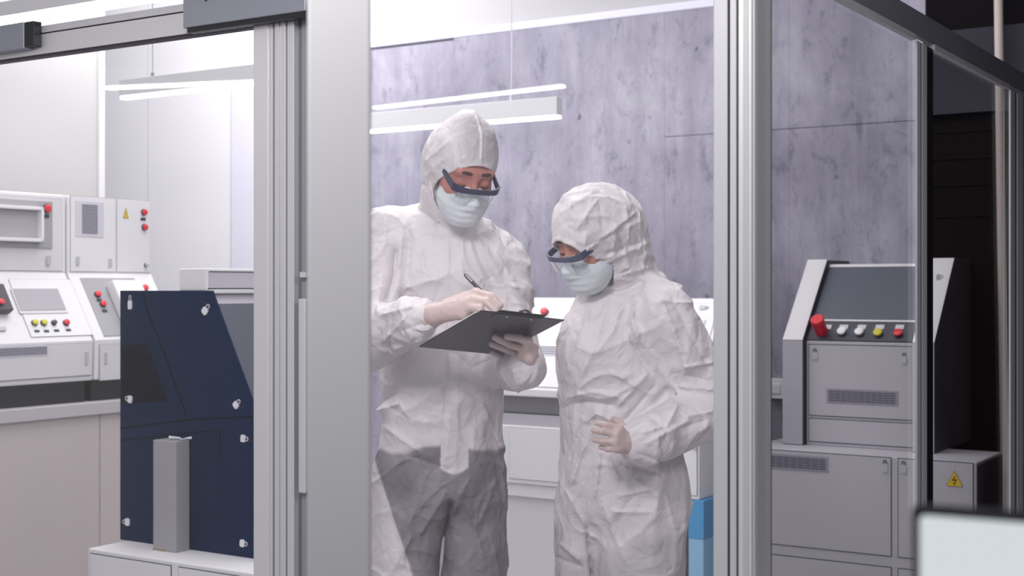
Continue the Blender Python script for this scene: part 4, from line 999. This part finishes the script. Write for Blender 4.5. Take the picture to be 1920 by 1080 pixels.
# ------------------------------------------------------------------ taller person with the clipboard
YM = 3.68
hm = Head(P(891, 341, 3.44), 24, 34, -3)
nbm = P(838, 432, 3.66)
ROOT_M = empty('person', P(830, 900, YM).xy.to_3d(), 0, 'taller person in a white hooded coverall writing on a clipboard', 'person')
shR, elR, wrR = P(722, 448, 3.64), P(676, 640, 3.52), P(797, 592, 3.29)
shL, elL, wrL = P(938, 494, 3.70), P(962, 676, 3.62), P(986, 690, 3.37)
hm_o = dict(skull=(.081, .108, .106), drape=(.088, .074), open=(.0715, .090, -.042), peak=((-.006, -.012, .08), (-.016, -.022, .113), .040, .014))
M_FOLDS = [
 ([(866, 442), (866, 520), (864, 600), (858, 700), (858, 800), (852, 905)], 19, .0055),
 ([(845, 445), (846, 560), (838, 660), (836, 760), (828, 860)], 5, -.006),
 ([(742, 470), (738, 520), (728, 560)], 7, -.014), ([(758, 420), (748, 500)], 11, .006), ([(716, 520), (706, 585)], 9, .007),
 ([(900, 440), (930, 500), (950, 560)], 13, .006), ([(880, 450), (905, 520)], 9, .005), ([(930, 470), (968, 540)], 10, .006), ([(955, 560), (945, 640)], 9, -.008),
 ([(760, 540), (830, 520)], 10, .005), ([(770, 560), (842, 590)], 9, -.004), ([(790, 470), (800, 560)], 14, .005),
 ([(700, 745), (718, 752), (738, 738)], 9, -.014), ([(704, 770), (745, 758)], 10, .012), ([(720, 800), (790, 850)], 12, .006), ([(745, 780), (840, 720)], 12, .006),
 ([(850, 662), (886, 690), (925, 672)], 9, -.009), ([(855, 700), (890, 716), (930, 700)], 10, .006), ([(862, 722), (890, 742), (915, 728)], 8, -.007), ([(905, 760), (945, 840)], 12, .006),
 ([(760, 860), (700, 905)], 8, .008), ([(775, 856), (840, 880)], 9, -.007), ([(800, 890), (770, 980)], 12, .009), ([(835, 925), (790, 1000)], 10, .009), ([(845, 945), (832, 1010), (824, 1080)], 8, -.020),
 ([(880, 900), (858, 935), (845, 985)], 6, .007), ([(880, 950), (905, 1040)], 10, .008), ([(930, 900), (900, 980)], 11, .007), ([(770, 1010), (730, 1080)], 12, .009), ([(920, 1000), (938, 1080)], 9, .006), ([(740, 960), (760, 1040)], 12, .009),
 ([(715, 590), (770, 575)], 8, .007), ([(718, 640), (765, 590)], 8, .008), ([(740, 655), (790, 640)], 8, .006), ([(755, 620), (800, 605)], 6, -.005), ([(735, 600), (730, 660)], 6, -.006), ([(770, 640), (775, 595)], 6, .005),
 ([(960, 690), (972, 740)], 7, .005), ([(985, 725), (1000, 700)], 6, -.005),
 ([(800, 330), (830, 300)], 6, .004), ([(788, 345), (822, 352)], 6, -.004), ([(800, 360), (818, 420)], 7, .006), ([(790, 395), (835, 430)], 8, -.006), ([(800, 300), (845, 262)], 9, .004), ([(858, 300), (850, 325)], 4, .004), ([(868, 296), (863, 320)], 4, .004), ([(905, 250), (925, 262)], 4, .002),
]
def suit_m(p):
    t = ell(p, P(838, 560, 3.70), ((1, .25, 0), (-.25, 1, 0), (0, 0, 1)), (.188, .150, .235))
    t = smin(t, ell(p, P(827, 735, 3.70), ((1, .25, 0), (-.25, 1, 0), (0, 0, 1)), (.170, .150, .20)), .06)
    t = smin(t, ell(p, P(826, 870, 3.71), ((1, .2, 0), (-.2, 1, 0), (0, 0, 1)), (.172, .150, .16)), .06)
    t = smin(t, cap(p, P(745, 446, 3.66), P(915, 480, 3.70), .082, .078), .05)
    t = smin(t, cap(p, P(838, 432, 3.66), P(840, 480, 3.68), .085, .12), .06)
    a = smin(cap(p, shR, elR, .078, .076), cap(p, elR, wrR+(elR-wrR)*.12, .074, .052), .03)
    a2 = smin(cap(p, shL, elL, .076, .068), cap(p, elL, wrL+(elL-wrL)*.1, .066, .050), .03)
    # gathered cuffs
    a = smin(a, cap(p, wrR+(elR-wrR)*.16, wrR+(elR-wrR)*.03, .050, .034), .012); a2 = smin(a2, cap(p, wrL+(elL-wrL)*.2, wrL+(elL-wrL)*.02, .050, .040), .012)
    l1 = smin(cap(p, P(764, 940, 3.71), P(762, 1240, 3.66), .106, .092), cap(p, P(762, 1240, 3.66), P(762, 1470, 3.72), .090, .085), .04)
    l2 = smin(cap(p, P(886, 940, 3.73), P(884, 1240, 3.68), .094, .082), cap(p, P(884, 1240, 3.68), P(884, 1470, 3.72), .082, .080), .04)
    feet = np.minimum(ell(p, P(765, 1470, 3.66), ((1, 0, 0), (0, 1, 0), (0, 0, 1)), (.062, .15, .07)), ell(p, P(890, 1470, 3.67), ((1, 0, 0), (0, 1, 0), (0, 0, 1)), (.062, .15, .07)))
    legs = smin(smin(l1, l2, .012), feet, .04)
    body = smin(t, legs, .05); body = smin(body, a, .022); body = smin(body, a2, .022)
    hd = hood_sdf(p, hm, nbm, hm_o); e, r, f, u = hood_open(p, hm, hm_o)
    # cloth folds from the drape of the material
    w1 = vnoise(p*np.array([5, 5, 4], f32))[:, None]*1.4
    n1 = ridged(p*np.array([13, 13, 6.5], f32)+w1); n2 = ridged(p*np.array([30, 30, 18], f32)+w1*2.0)
    n3 = ridged(p*np.array([9, 9, 9], f32)+w1*2.2+11)**5; disp = .013*(n1-.55)+.0030*(n2-.5)+.006*n3
    fl = folds(p, M_FOLDS, 3.78)
    hd2 = hd-(.35*disp+fl*(u > -.2))
    rim = np.sqrt((e/1.0)**2+hd**2)-.0042; rim = np.where(f > 0, rim, 1)
    hc = smax(hd2, -np.maximum(e, (-(f-.005))*hm.s), .003)
    hc = np.minimum(hc, smin(hc, rim, .002))
    seam = np.where((u > .0) & (f > -.05), np.sqrt((r*hm.s)**2+(hd2-.0005)**2)-.0030, 1); hc = smin(hc, np.maximum(seam, -(e-.001)), .002)
    bd = body-disp-fl
    # keep the cuff tops crisp, elastic gathers
    d = smin(bd, hc, .016)
    fl_y = np.maximum(-(p[:, 2]-.0), d)
    # hollow for the forearms to leave the sleeve
    return fl_y
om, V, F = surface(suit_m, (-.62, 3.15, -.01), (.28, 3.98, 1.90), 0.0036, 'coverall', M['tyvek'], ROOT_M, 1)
om['label'] = 'white hooded coverall'
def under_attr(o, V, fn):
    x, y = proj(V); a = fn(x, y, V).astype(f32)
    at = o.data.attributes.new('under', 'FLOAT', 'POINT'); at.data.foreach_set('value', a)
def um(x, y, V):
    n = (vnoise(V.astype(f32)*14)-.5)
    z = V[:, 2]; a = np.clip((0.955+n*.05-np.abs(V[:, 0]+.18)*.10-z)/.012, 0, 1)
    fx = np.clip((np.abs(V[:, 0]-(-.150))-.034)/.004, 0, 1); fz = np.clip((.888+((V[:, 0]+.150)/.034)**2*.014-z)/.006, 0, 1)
    a = a*np.maximum(fx, fz)*np.clip((x-(706+(y-880)*.33))/4, 0, 1)*(.82+.3*n)  # trousers showing through, plus a glass reflection painted as a white wedge
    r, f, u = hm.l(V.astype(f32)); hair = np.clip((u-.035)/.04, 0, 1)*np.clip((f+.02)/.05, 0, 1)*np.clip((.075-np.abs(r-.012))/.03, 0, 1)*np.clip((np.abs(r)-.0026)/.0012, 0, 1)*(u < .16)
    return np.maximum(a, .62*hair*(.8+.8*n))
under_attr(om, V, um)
build_face(hm, ROOT_M, nbm, P(838, 560, 3.70), M['skin_m'], M['navy'], True)

# clipboard, paper, pen
cA, cB, cC = P(786, 650, 3.38), P(902, 582, 3.12), P(1058, 600, 3.23); e1 = (cC-cB); e2 = (cA-cB); cD = cA+e1
nrm = e1.cross(e2).normalized()
if nrm.z < 0: nrm = -nrm
cc = (cA+cC)/2; hw_, hl_ = e1.length/2, e2.length/2; ex_, ey_ = e1.normalized(), (e2-e1*(e2.dot(e1)/e1.length_squared)).normalized()
ROOT_C = empty('clipboard', cc, 0, 'black clipboard held in gloved hands with a metal clip', 'clipboard')
def rel(o, root): o.matrix_parent_inverse = Matrix.Translation(-root.location); return o
board_m = pbr('black clipboard vinyl', (30, 28, 34), 0.38, noise=0.06, nscale=10, bump=0.1, bscale=160)
rel(MB().obox(cc, ex_, ey_, nrm, hw_, hl_, .0013).build('board', board_m, ROOT_C, bevel=0.0008), ROOT_C)
b = MB(); ctop = cc-ey_*(hl_-.016)
b.obox(ctop+ex_*(-.012)-nrm*.0018, ex_, ey_, nrm, .060, .013, .0008)
rel(b.build('clip_plate', pbr('black steel', (20, 19, 24), 0.35, metal=0.4), ROOT_C), ROOT_C)
for sx in (-.036, .030): rel(MB().lathe(ctop+ex_*sx-nrm*.0026, -nrm, [(.0034, 0), (.003, .0012), (.001, .0016)], 14).build('rivet', M['metal_s'], ROOT_C), ROOT_C)
b = MB(); b.obox(ctop+nrm*.006-ey_*.004, ex_, ey_, nrm, .062, .012, .0012); b.tube([ctop+nrm*.008-ex_*.05, ctop+nrm*.008+ex_*.05], .0045, 10); b.tube([ctop+nrm*.006-ey_*.022-ex_*.014, ctop+nrm*.010-ey_*.026, ctop+nrm*.006-ey_*.022+ex_*.014], .003, 8)
rel(b.build('clip', pbr('dark bronze steel', (98, 88, 84), 0.35, metal=0.8), ROOT_C), ROOT_C)
pc = cc+ey_*.012+nrm*.0026-ex_*.006
ROOT_P = empty('paper_sheet', pc, 0, 'white paper sheets on top of the clipboard', 'paper')
rel(MB().obox(pc, ex_, ey_, nrm, hw_*.96, hl_*.93, .0010).build('sheet', pbr('white paper', (238, 238, 242), 0.8), ROOT_P), ROOT_P)
pt0, pt1 = P(871, 514, 3.290), P(942, 586, 3.165); pd = (pt1-pt0).normalized(); pl = (pt1-pt0).length
ROOT_N = empty('pen', pt1, 0, 'black and silver pen in the writing hand', 'pen')
rel(MB().lathe(pt0+pd*.022, pd, [(.0042, 0), (.0048, .002), (.0048, pl-.045), (.0036, pl-.036)], 16).build('barrel', M['black'], ROOT_N, smooth=True), ROOT_N)
rel(MB().lathe(pt0+pd*.0, pd, [(.0022, 0), (.0022, .006), (.0046, .0065), (.0047, .0225)], 16).build('cap', M['black'], ROOT_N, smooth=True), ROOT_N)
sv = pd.cross(Vector((0, 1, 0))).normalized(); sv = sv if sv.z > 0 else -sv
rel(MB().obox(pt0+pd*.022+Vector((0.0, -.006, 0))+sv*.001, pd, sv, pd.cross(sv), .016, .0022, .0008).build('clip', M['metal_s'], ROOT_N), ROOT_N)
rel(MB().lathe(pt0+pd*(pl-.014), pd, [(.0035, 0), (.0015, .010), (.0006, .014)], 12).build('tip', M['metal_s'], ROOT_N, smooth=True), ROOT_N)

def BP(px, py, off):
    """point off metres below (viewer's side) or above the clipboard plane at a photo pixel"""
    o = Vector((0, 0, CAMZ)); q = P(px, py, 1.0)-o; t = (cc+nrm*off-o).dot(nrm)/q.dot(nrm); return o+q*t
build_glove(ROOT_M, P(812, 590, 3.275), elR, [P(893, 549, 3.222), P(889, 563, 3.205), P(880, 577, 3.205), P(868, 590, 3.215)],
  [[P(922, 556, 3.185), P(938, 573, 3.178)], [P(913, 566, 3.180), P(929, 583, 3.172)], [BP(900, 578, .020), BP(905, 588, .010)], [BP(886, 592, .020), BP(893, 596, .010)]],
  [P(838, 572, 3.290), P(875, 556, 3.290), P(903, 560, 3.255), P(925, 574, 3.215)], 'glove', 1.06)
dn = -.012
build_glove(ROOT_M, P(990, 672, 3.362), elL, [BP(990, 640, -.024), BP(984, 653, -.030), BP(976, 666, -.032), BP(970, 680, -.032)],
  [[BP(972, 634, -.017), BP(951, 631, -.012)], [BP(957, 646, -.020), BP(928, 633, -.012)], [BP(950, 655, -.022), BP(922, 645, -.013)], [BP(948, 672, -.024), BP(923, 661, -.016)]],
  [P(992, 672, 3.33), P(1000, 652, 3.345), BP(985, 630, .012), BP(968, 620, .012)], 'glove', 1.06, cuff=.04)

# ------------------------------------------------------------------ shorter person with a hand on the hip
YW = 3.33
hw = Head(P(1064, 468, 3.21), -52, 30, -3, 0.93)
nbw = P(1172, 548, 3.36)
ROOT_W = empty('person', P(1170, 900, YW).xy.to_3d(), 0, 'shorter person in a white hooded coverall with a hand on the hip', 'person')
s_l, e_l, w_l = P(1243, 590, 3.26), P(1338, 765, 3.30), P(1192, 838, 3.12)
s_r, e_r, w_r = P(1118, 600, 3.46), P(1112, 745, 3.47), P(1110, 850, 3.43)
hw_o = dict(skull=(.094, .122, .103), drape=(.092, .080), open=(.068, .090, -.054), blobs=[(P(1166, 480, 3.36), (.062, .07, .085))])
W_FOLDS = [
 ([(1060, 425), (1055, 445)], 4, .004), ([(1070, 420), (1068, 446)], 4, .004), ([(1085, 425), (1082, 452)], 4, .004), ([(1100, 440), (1096, 462)], 4, .004),
 ([(1050, 400), (1110, 360)], 6, .004), ([(1080, 430), (1120, 375)], 6, .006), ([(1130, 360), (1180, 395)], 6, .005), ([(1100, 470), (1190, 400)], 7, .007), ([(1105, 460), (1175, 430)], 5, -.005),
 ([(1125, 500), (1215, 455)], 8, .006), ([(1140, 475), (1200, 455)], 5, -.005), ([(1150, 520), (1220, 500)], 8, .005), ([(1130, 530), (1180, 505)], 5, -.005), ([(1200, 470), (1222, 480)], 7, .006), ([(1145, 445), (1200, 415)], 8, .004),
 ([(1110, 370), (1095, 420)], 5, .004), ([(1125, 385), (1130, 430)], 5, -.003), ([(1075, 372), (1060, 410)], 5, .004),
 ([(1122, 545), (1165, 548), (1205, 530)], 7, -.008),
 ([(1105, 570), (1088, 640), (1062, 700)], 9, .006), ([(1135, 575), (1112, 660), (1080, 720)], 10, .006), ([(1165, 575), (1150, 620), (1120, 660)], 9, .006),
 ([(1155, 590), (1185, 560)], 8, .005), ([(1190, 560), (1185, 600), (1195, 640)], 8, .010), ([(1190, 620), (1230, 690), (1270, 735)], 8, .009), ([(1180, 610), (1185, 640), (1220, 700)], 7, -.010), ([(1240, 560), (1275, 650), (1285, 690)], 8, .007), ([(1260, 560), (1300, 640), (1330, 690)], 9, -.006),
 ([(1283, 690), (1335, 680)], 6, .009), ([(1285, 702), (1335, 715)], 6, -.006), ([(1275, 725), (1335, 730)], 7, .009), ([(1268, 740), (1275, 700)], 7, -.005),
 ([(1065, 745), (1110, 735), (1160, 745)], 8, .007), ([(1058, 765), (1095, 750), (1150, 760)], 8, -.007), ([(1100, 790), (1118, 775), (1170, 800)], 8, .010), ([(1150, 700), (1220, 740)], 10, .006), ([(1215, 700), (1160, 760)], 8, .007), ([(1230, 720), (1170, 790)], 8, -.006),
 ([(1110, 810), (1085, 860), (1075, 900)], 9, .010), ([(1125, 850), (1115, 930)], 8, .008), ([(1140, 855), (1160, 900)], 8, .008), ([(1165, 870), (1240, 890)], 6, -.008), ([(1090, 800), (1070, 860)], 7, -.007),
 ([(1060, 920), (1110, 1010)], 9, .007), ([(1190, 900), (1230, 930)], 8, .006), ([(1160, 930), (1230, 915)], 7, .006), ([(1150, 960), (1220, 960)], 7, .005), ([(1100, 990), (1110, 1080)], 7, -.016), ([(1130, 950), (1170, 1050)], 10, .006), ([(1050, 1020), (1085, 1050)], 6, .010), ([(1045, 1045), (1090, 1062)], 6, -.008), ([(1250, 930), (1270, 1010)], 9, .005),
 ([(1215, 830), (1290, 790)], 8, .008), ([(1230, 855), (1235, 815)], 7, .006), ([(1195, 850), (1240, 865)], 7, -.005), ([(1290, 780), (1335, 772)], 6, .008), ([(1280, 800), (1320, 790)], 7, -.008), ([(1250, 800), (1270, 760)], 7, .008), ([(1205, 812), (1240, 800)], 5, .006),
]
bx_ = ((.72, -.69, 0), (.69, .72, 0), (0, 0, 1))
def suit_w(p):
    t = ell(p, P(1168, 660, 3.36), bx_, (.150, .128, .20))
    t = smin(t, ell(p, P(1112, 665, 3.28), bx_, (.09, .07, .09)), .06)
    t = smin(t, ell(p, P(1155, 770, 3.36), bx_, (.145, .130, .16)), .06); t = smin(t, ell(p, P(1168, 895, 3.37), bx_, (.158, .142, .15)), .06)
    t = smin(t, cap(p, P(1130, 588, 3.43), P(1228, 582, 3.29), .068, .072), .05); t = smin(t, cap(p, nbw, P(1170, 600, 3.36), .085, .11), .05)
    wl = w_l+(e_l-w_l)*.14
    a = smin(cap(p, s_l, e_l, .072, .064), cap(p, e_l, wl, .064, .054), .03); a = smin(a, cap(p, wl+(e_l-w_l)*.06, w_l+(e_l-w_l)*.03, .055, .037), .014)
    a2 = smin(cap(p, s_r, e_r, .062, .055), cap(p, e_r, w_r, .055, .042), .03)
    l1 = smin(cap(p, P(1205, 960, 3.34), P(1195, 1300, 3.30), .112, .088), cap(p, P(1195, 1300, 3.30), P(1195, 1540, 3.36), .086, .078), .04)
    l2 = smin(cap(p, P(1115, 960, 3.42), P(1098, 1300, 3.38), .098, .080), cap(p, P(1098, 1300, 3.38), P(1100, 1510, 3.42), .080, .076), .04)
    Fb = (-.69, -.72, 0)
    feet = np.minimum(ell(p, P(1185, 1555, 3.29), ((.72, -.69, 0), Fb, (0, 0, 1)), (.055, .135, .062)), ell(p, P(1092, 1530, 3.36), ((.72, -.69, 0), Fb, (0, 0, 1)), (.055, .135, .062)))
    legs = smin(smin(l1, l2, .014), feet, .04)
    body = smin(t, legs, .05); body = smin(body, a, .022); body = smin(body, a2, .022)
    hd = hood_sdf(p, hw, nbw, hw_o); e, r, f, u = hood_open(p, hw, hw_o)
    w1 = vnoise(p*np.array([5, 5, 4], f32)+7)[:, None]*1.4
    n1 = ridged(p*np.array([13, 13, 6.5], f32)+w1+3); n2 = ridged(p*np.array([30, 30, 20], f32)+w1*2.0)
    n3 = ridged(p*np.array([9, 9, 9], f32)+w1*2.2+17)**5; disp = .012*(n1-.55)+.0030*(n2-.5)+.0065*n3; fl = folds(p, W_FOLDS, 3.44)
    hd2 = hd-(.55*disp+.006*(ridged(p*np.array([20, 20, 20], f32)+w1*2)**4-.3)+fl)
    rim = np.where(f > 0, np.sqrt(e**2+(hd2)**2)-.0042, 1)
    hc = smax(hd2, -np.maximum(e, (-(f-.0))*hw.s), .003); hc = smin(hc, rim, .002)
    d = smin(body-disp-fl, hc, .014)
    return np.maximum(-p[:, 2], d)
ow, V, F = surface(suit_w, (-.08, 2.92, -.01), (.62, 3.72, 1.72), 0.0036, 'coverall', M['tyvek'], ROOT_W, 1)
ow['label'] = 'white hooded coverall'
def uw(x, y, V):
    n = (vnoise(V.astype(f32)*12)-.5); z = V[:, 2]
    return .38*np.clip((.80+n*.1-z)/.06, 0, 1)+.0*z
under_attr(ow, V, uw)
build_face(hw, ROOT_W, nbw, P(1172, 680, 3.37), M['skin_w'], M['slate'], False)
build_glove(ROOT_W, P(1183, 834, 3.115), e_l, [P(1162, 804, 3.092), P(1156, 815, 3.085), P(1155, 829, 3.082), P(1159, 842, 3.085)],
  [[P(1138, 797, 3.088), P(1120, 793, 3.105)], [P(1130, 809, 3.085), P(1113, 807, 3.105)], [P(1131, 827, 3.085), P(1114, 825, 3.105)], [P(1140, 842, 3.088), P(1126, 838, 3.105)]],
  [P(1172, 815, 3.12), P(1166, 800, 3.14), P(1158, 790, 3.165), P(1150, 786, 3.19)], 'glove', 0.85)
build_glove(ROOT_W, w_r+Vector((0, 0, .0)), e_r, [w_r+Vector((dx, dy, -.085)) for dx, dy in ((-.022, .02), (-.008, .007), (.006, -.006), (.02, -.018))],
  [[w_r+Vector((dx-.006, dy-.004, -.125)), w_r+Vector((dx-.014, dy-.012, -.158))] for dx, dy in ((-.024, .022), (-.008, .007), (.006, -.007), (.021, -.02))],
  [w_r+Vector((-.02, .0, -.02)), w_r+Vector((-.045, -.01, -.055)), w_r+Vector((-.05, -.016, -.085))], 'glove', 0.94)
# ------------------------------------------------------------------ light, world, camera
w = bpy.data.worlds.new('room light'); SC.world = w; w.use_nodes = True
bg = w.node_tree.nodes['Background']; bg.inputs[0].default_value = (0.93, 0.92, 1.0, 1); bg.inputs[1].default_value = 0.5
def area(name, loc, target, sx, sy, power, col=(1, 1, 1)):
    l = bpy.data.lights.new(name, 'AREA'); l.shape = 'RECTANGLE'; l.size = sx; l.size_y = sy; l.energy = power; l.color = col
    o = bpy.data.objects.new(name, l); COL.objects.link(o); o.location = loc
    d = Vector(target)-Vector(loc); o.rotation_euler = d.to_track_quat('-Z', 'Y').to_euler(); return o
area('fill_light', (-0.6, 4.3, 3.4), (-0.6, 4.4, 0), 2.0, 1.6, 38, (1, 0.98, 0.97))  # added soft light over the booth, no fixture there
area('fill_light', (-0.6, 1.3, 2.45), (-0.2, 3.3, 1.0), 0.5, 0.5, 30, (1, 0.97, 0.95))  # added fill on the viewer's side for the suits and the near post
area('fill_light', (1.3, 1.0, 2.7), (0.5, 2.6, 1.2), 0.6, 0.6, 15, (1, 0.98, 0.97))  # added fill that lifts the right face of the corner post
area('fill_light', (-1.35, 5.9, 3.5), (-1.6, 7.4, 1.4), 1.2, 1.0, 56, (1, 0.98, 0.98))  # added wash that brightens the back-left wall
area('fill_light', (1.0, 4.2, 3.4), (0.8, 4.4, 0), 1.2, 1.2, 10, (1, 0.98, 0.98))  # added weak fill above the right of the booth
cam = bpy.data.cameras.new('camera'); co = bpy.data.objects.new('camera', cam); COL.objects.link(co)
co.location = (0, 0, CAMZ); co.rotation_euler = (PI/2, 0, 0)
cam.sensor_width = 36.0; cam.lens = FPX/1920*36.0; cam.clip_start = 0.05
cam.dof.use_dof = True; cam.dof.focus_distance = 3.45; cam.dof.aperture_fstop = 4.0
SC.camera = co
SC.view_settings.view_transform = 'Standard'; SC.view_settings.look = 'None'; SC.view_settings.gamma = 1.0; SC.view_settings.use_curve_mapping = False
SC.view_settings.exposure = 0.25
SC.cycles.use_denoising = True; SC.cycles.max_bounces = 10; SC.cycles.transparent_max_bounces = 24; SC.cycles.glossy_bounces = 5; SC.cycles.caustics_reflective = False; SC.cycles.caustics_refractive = False
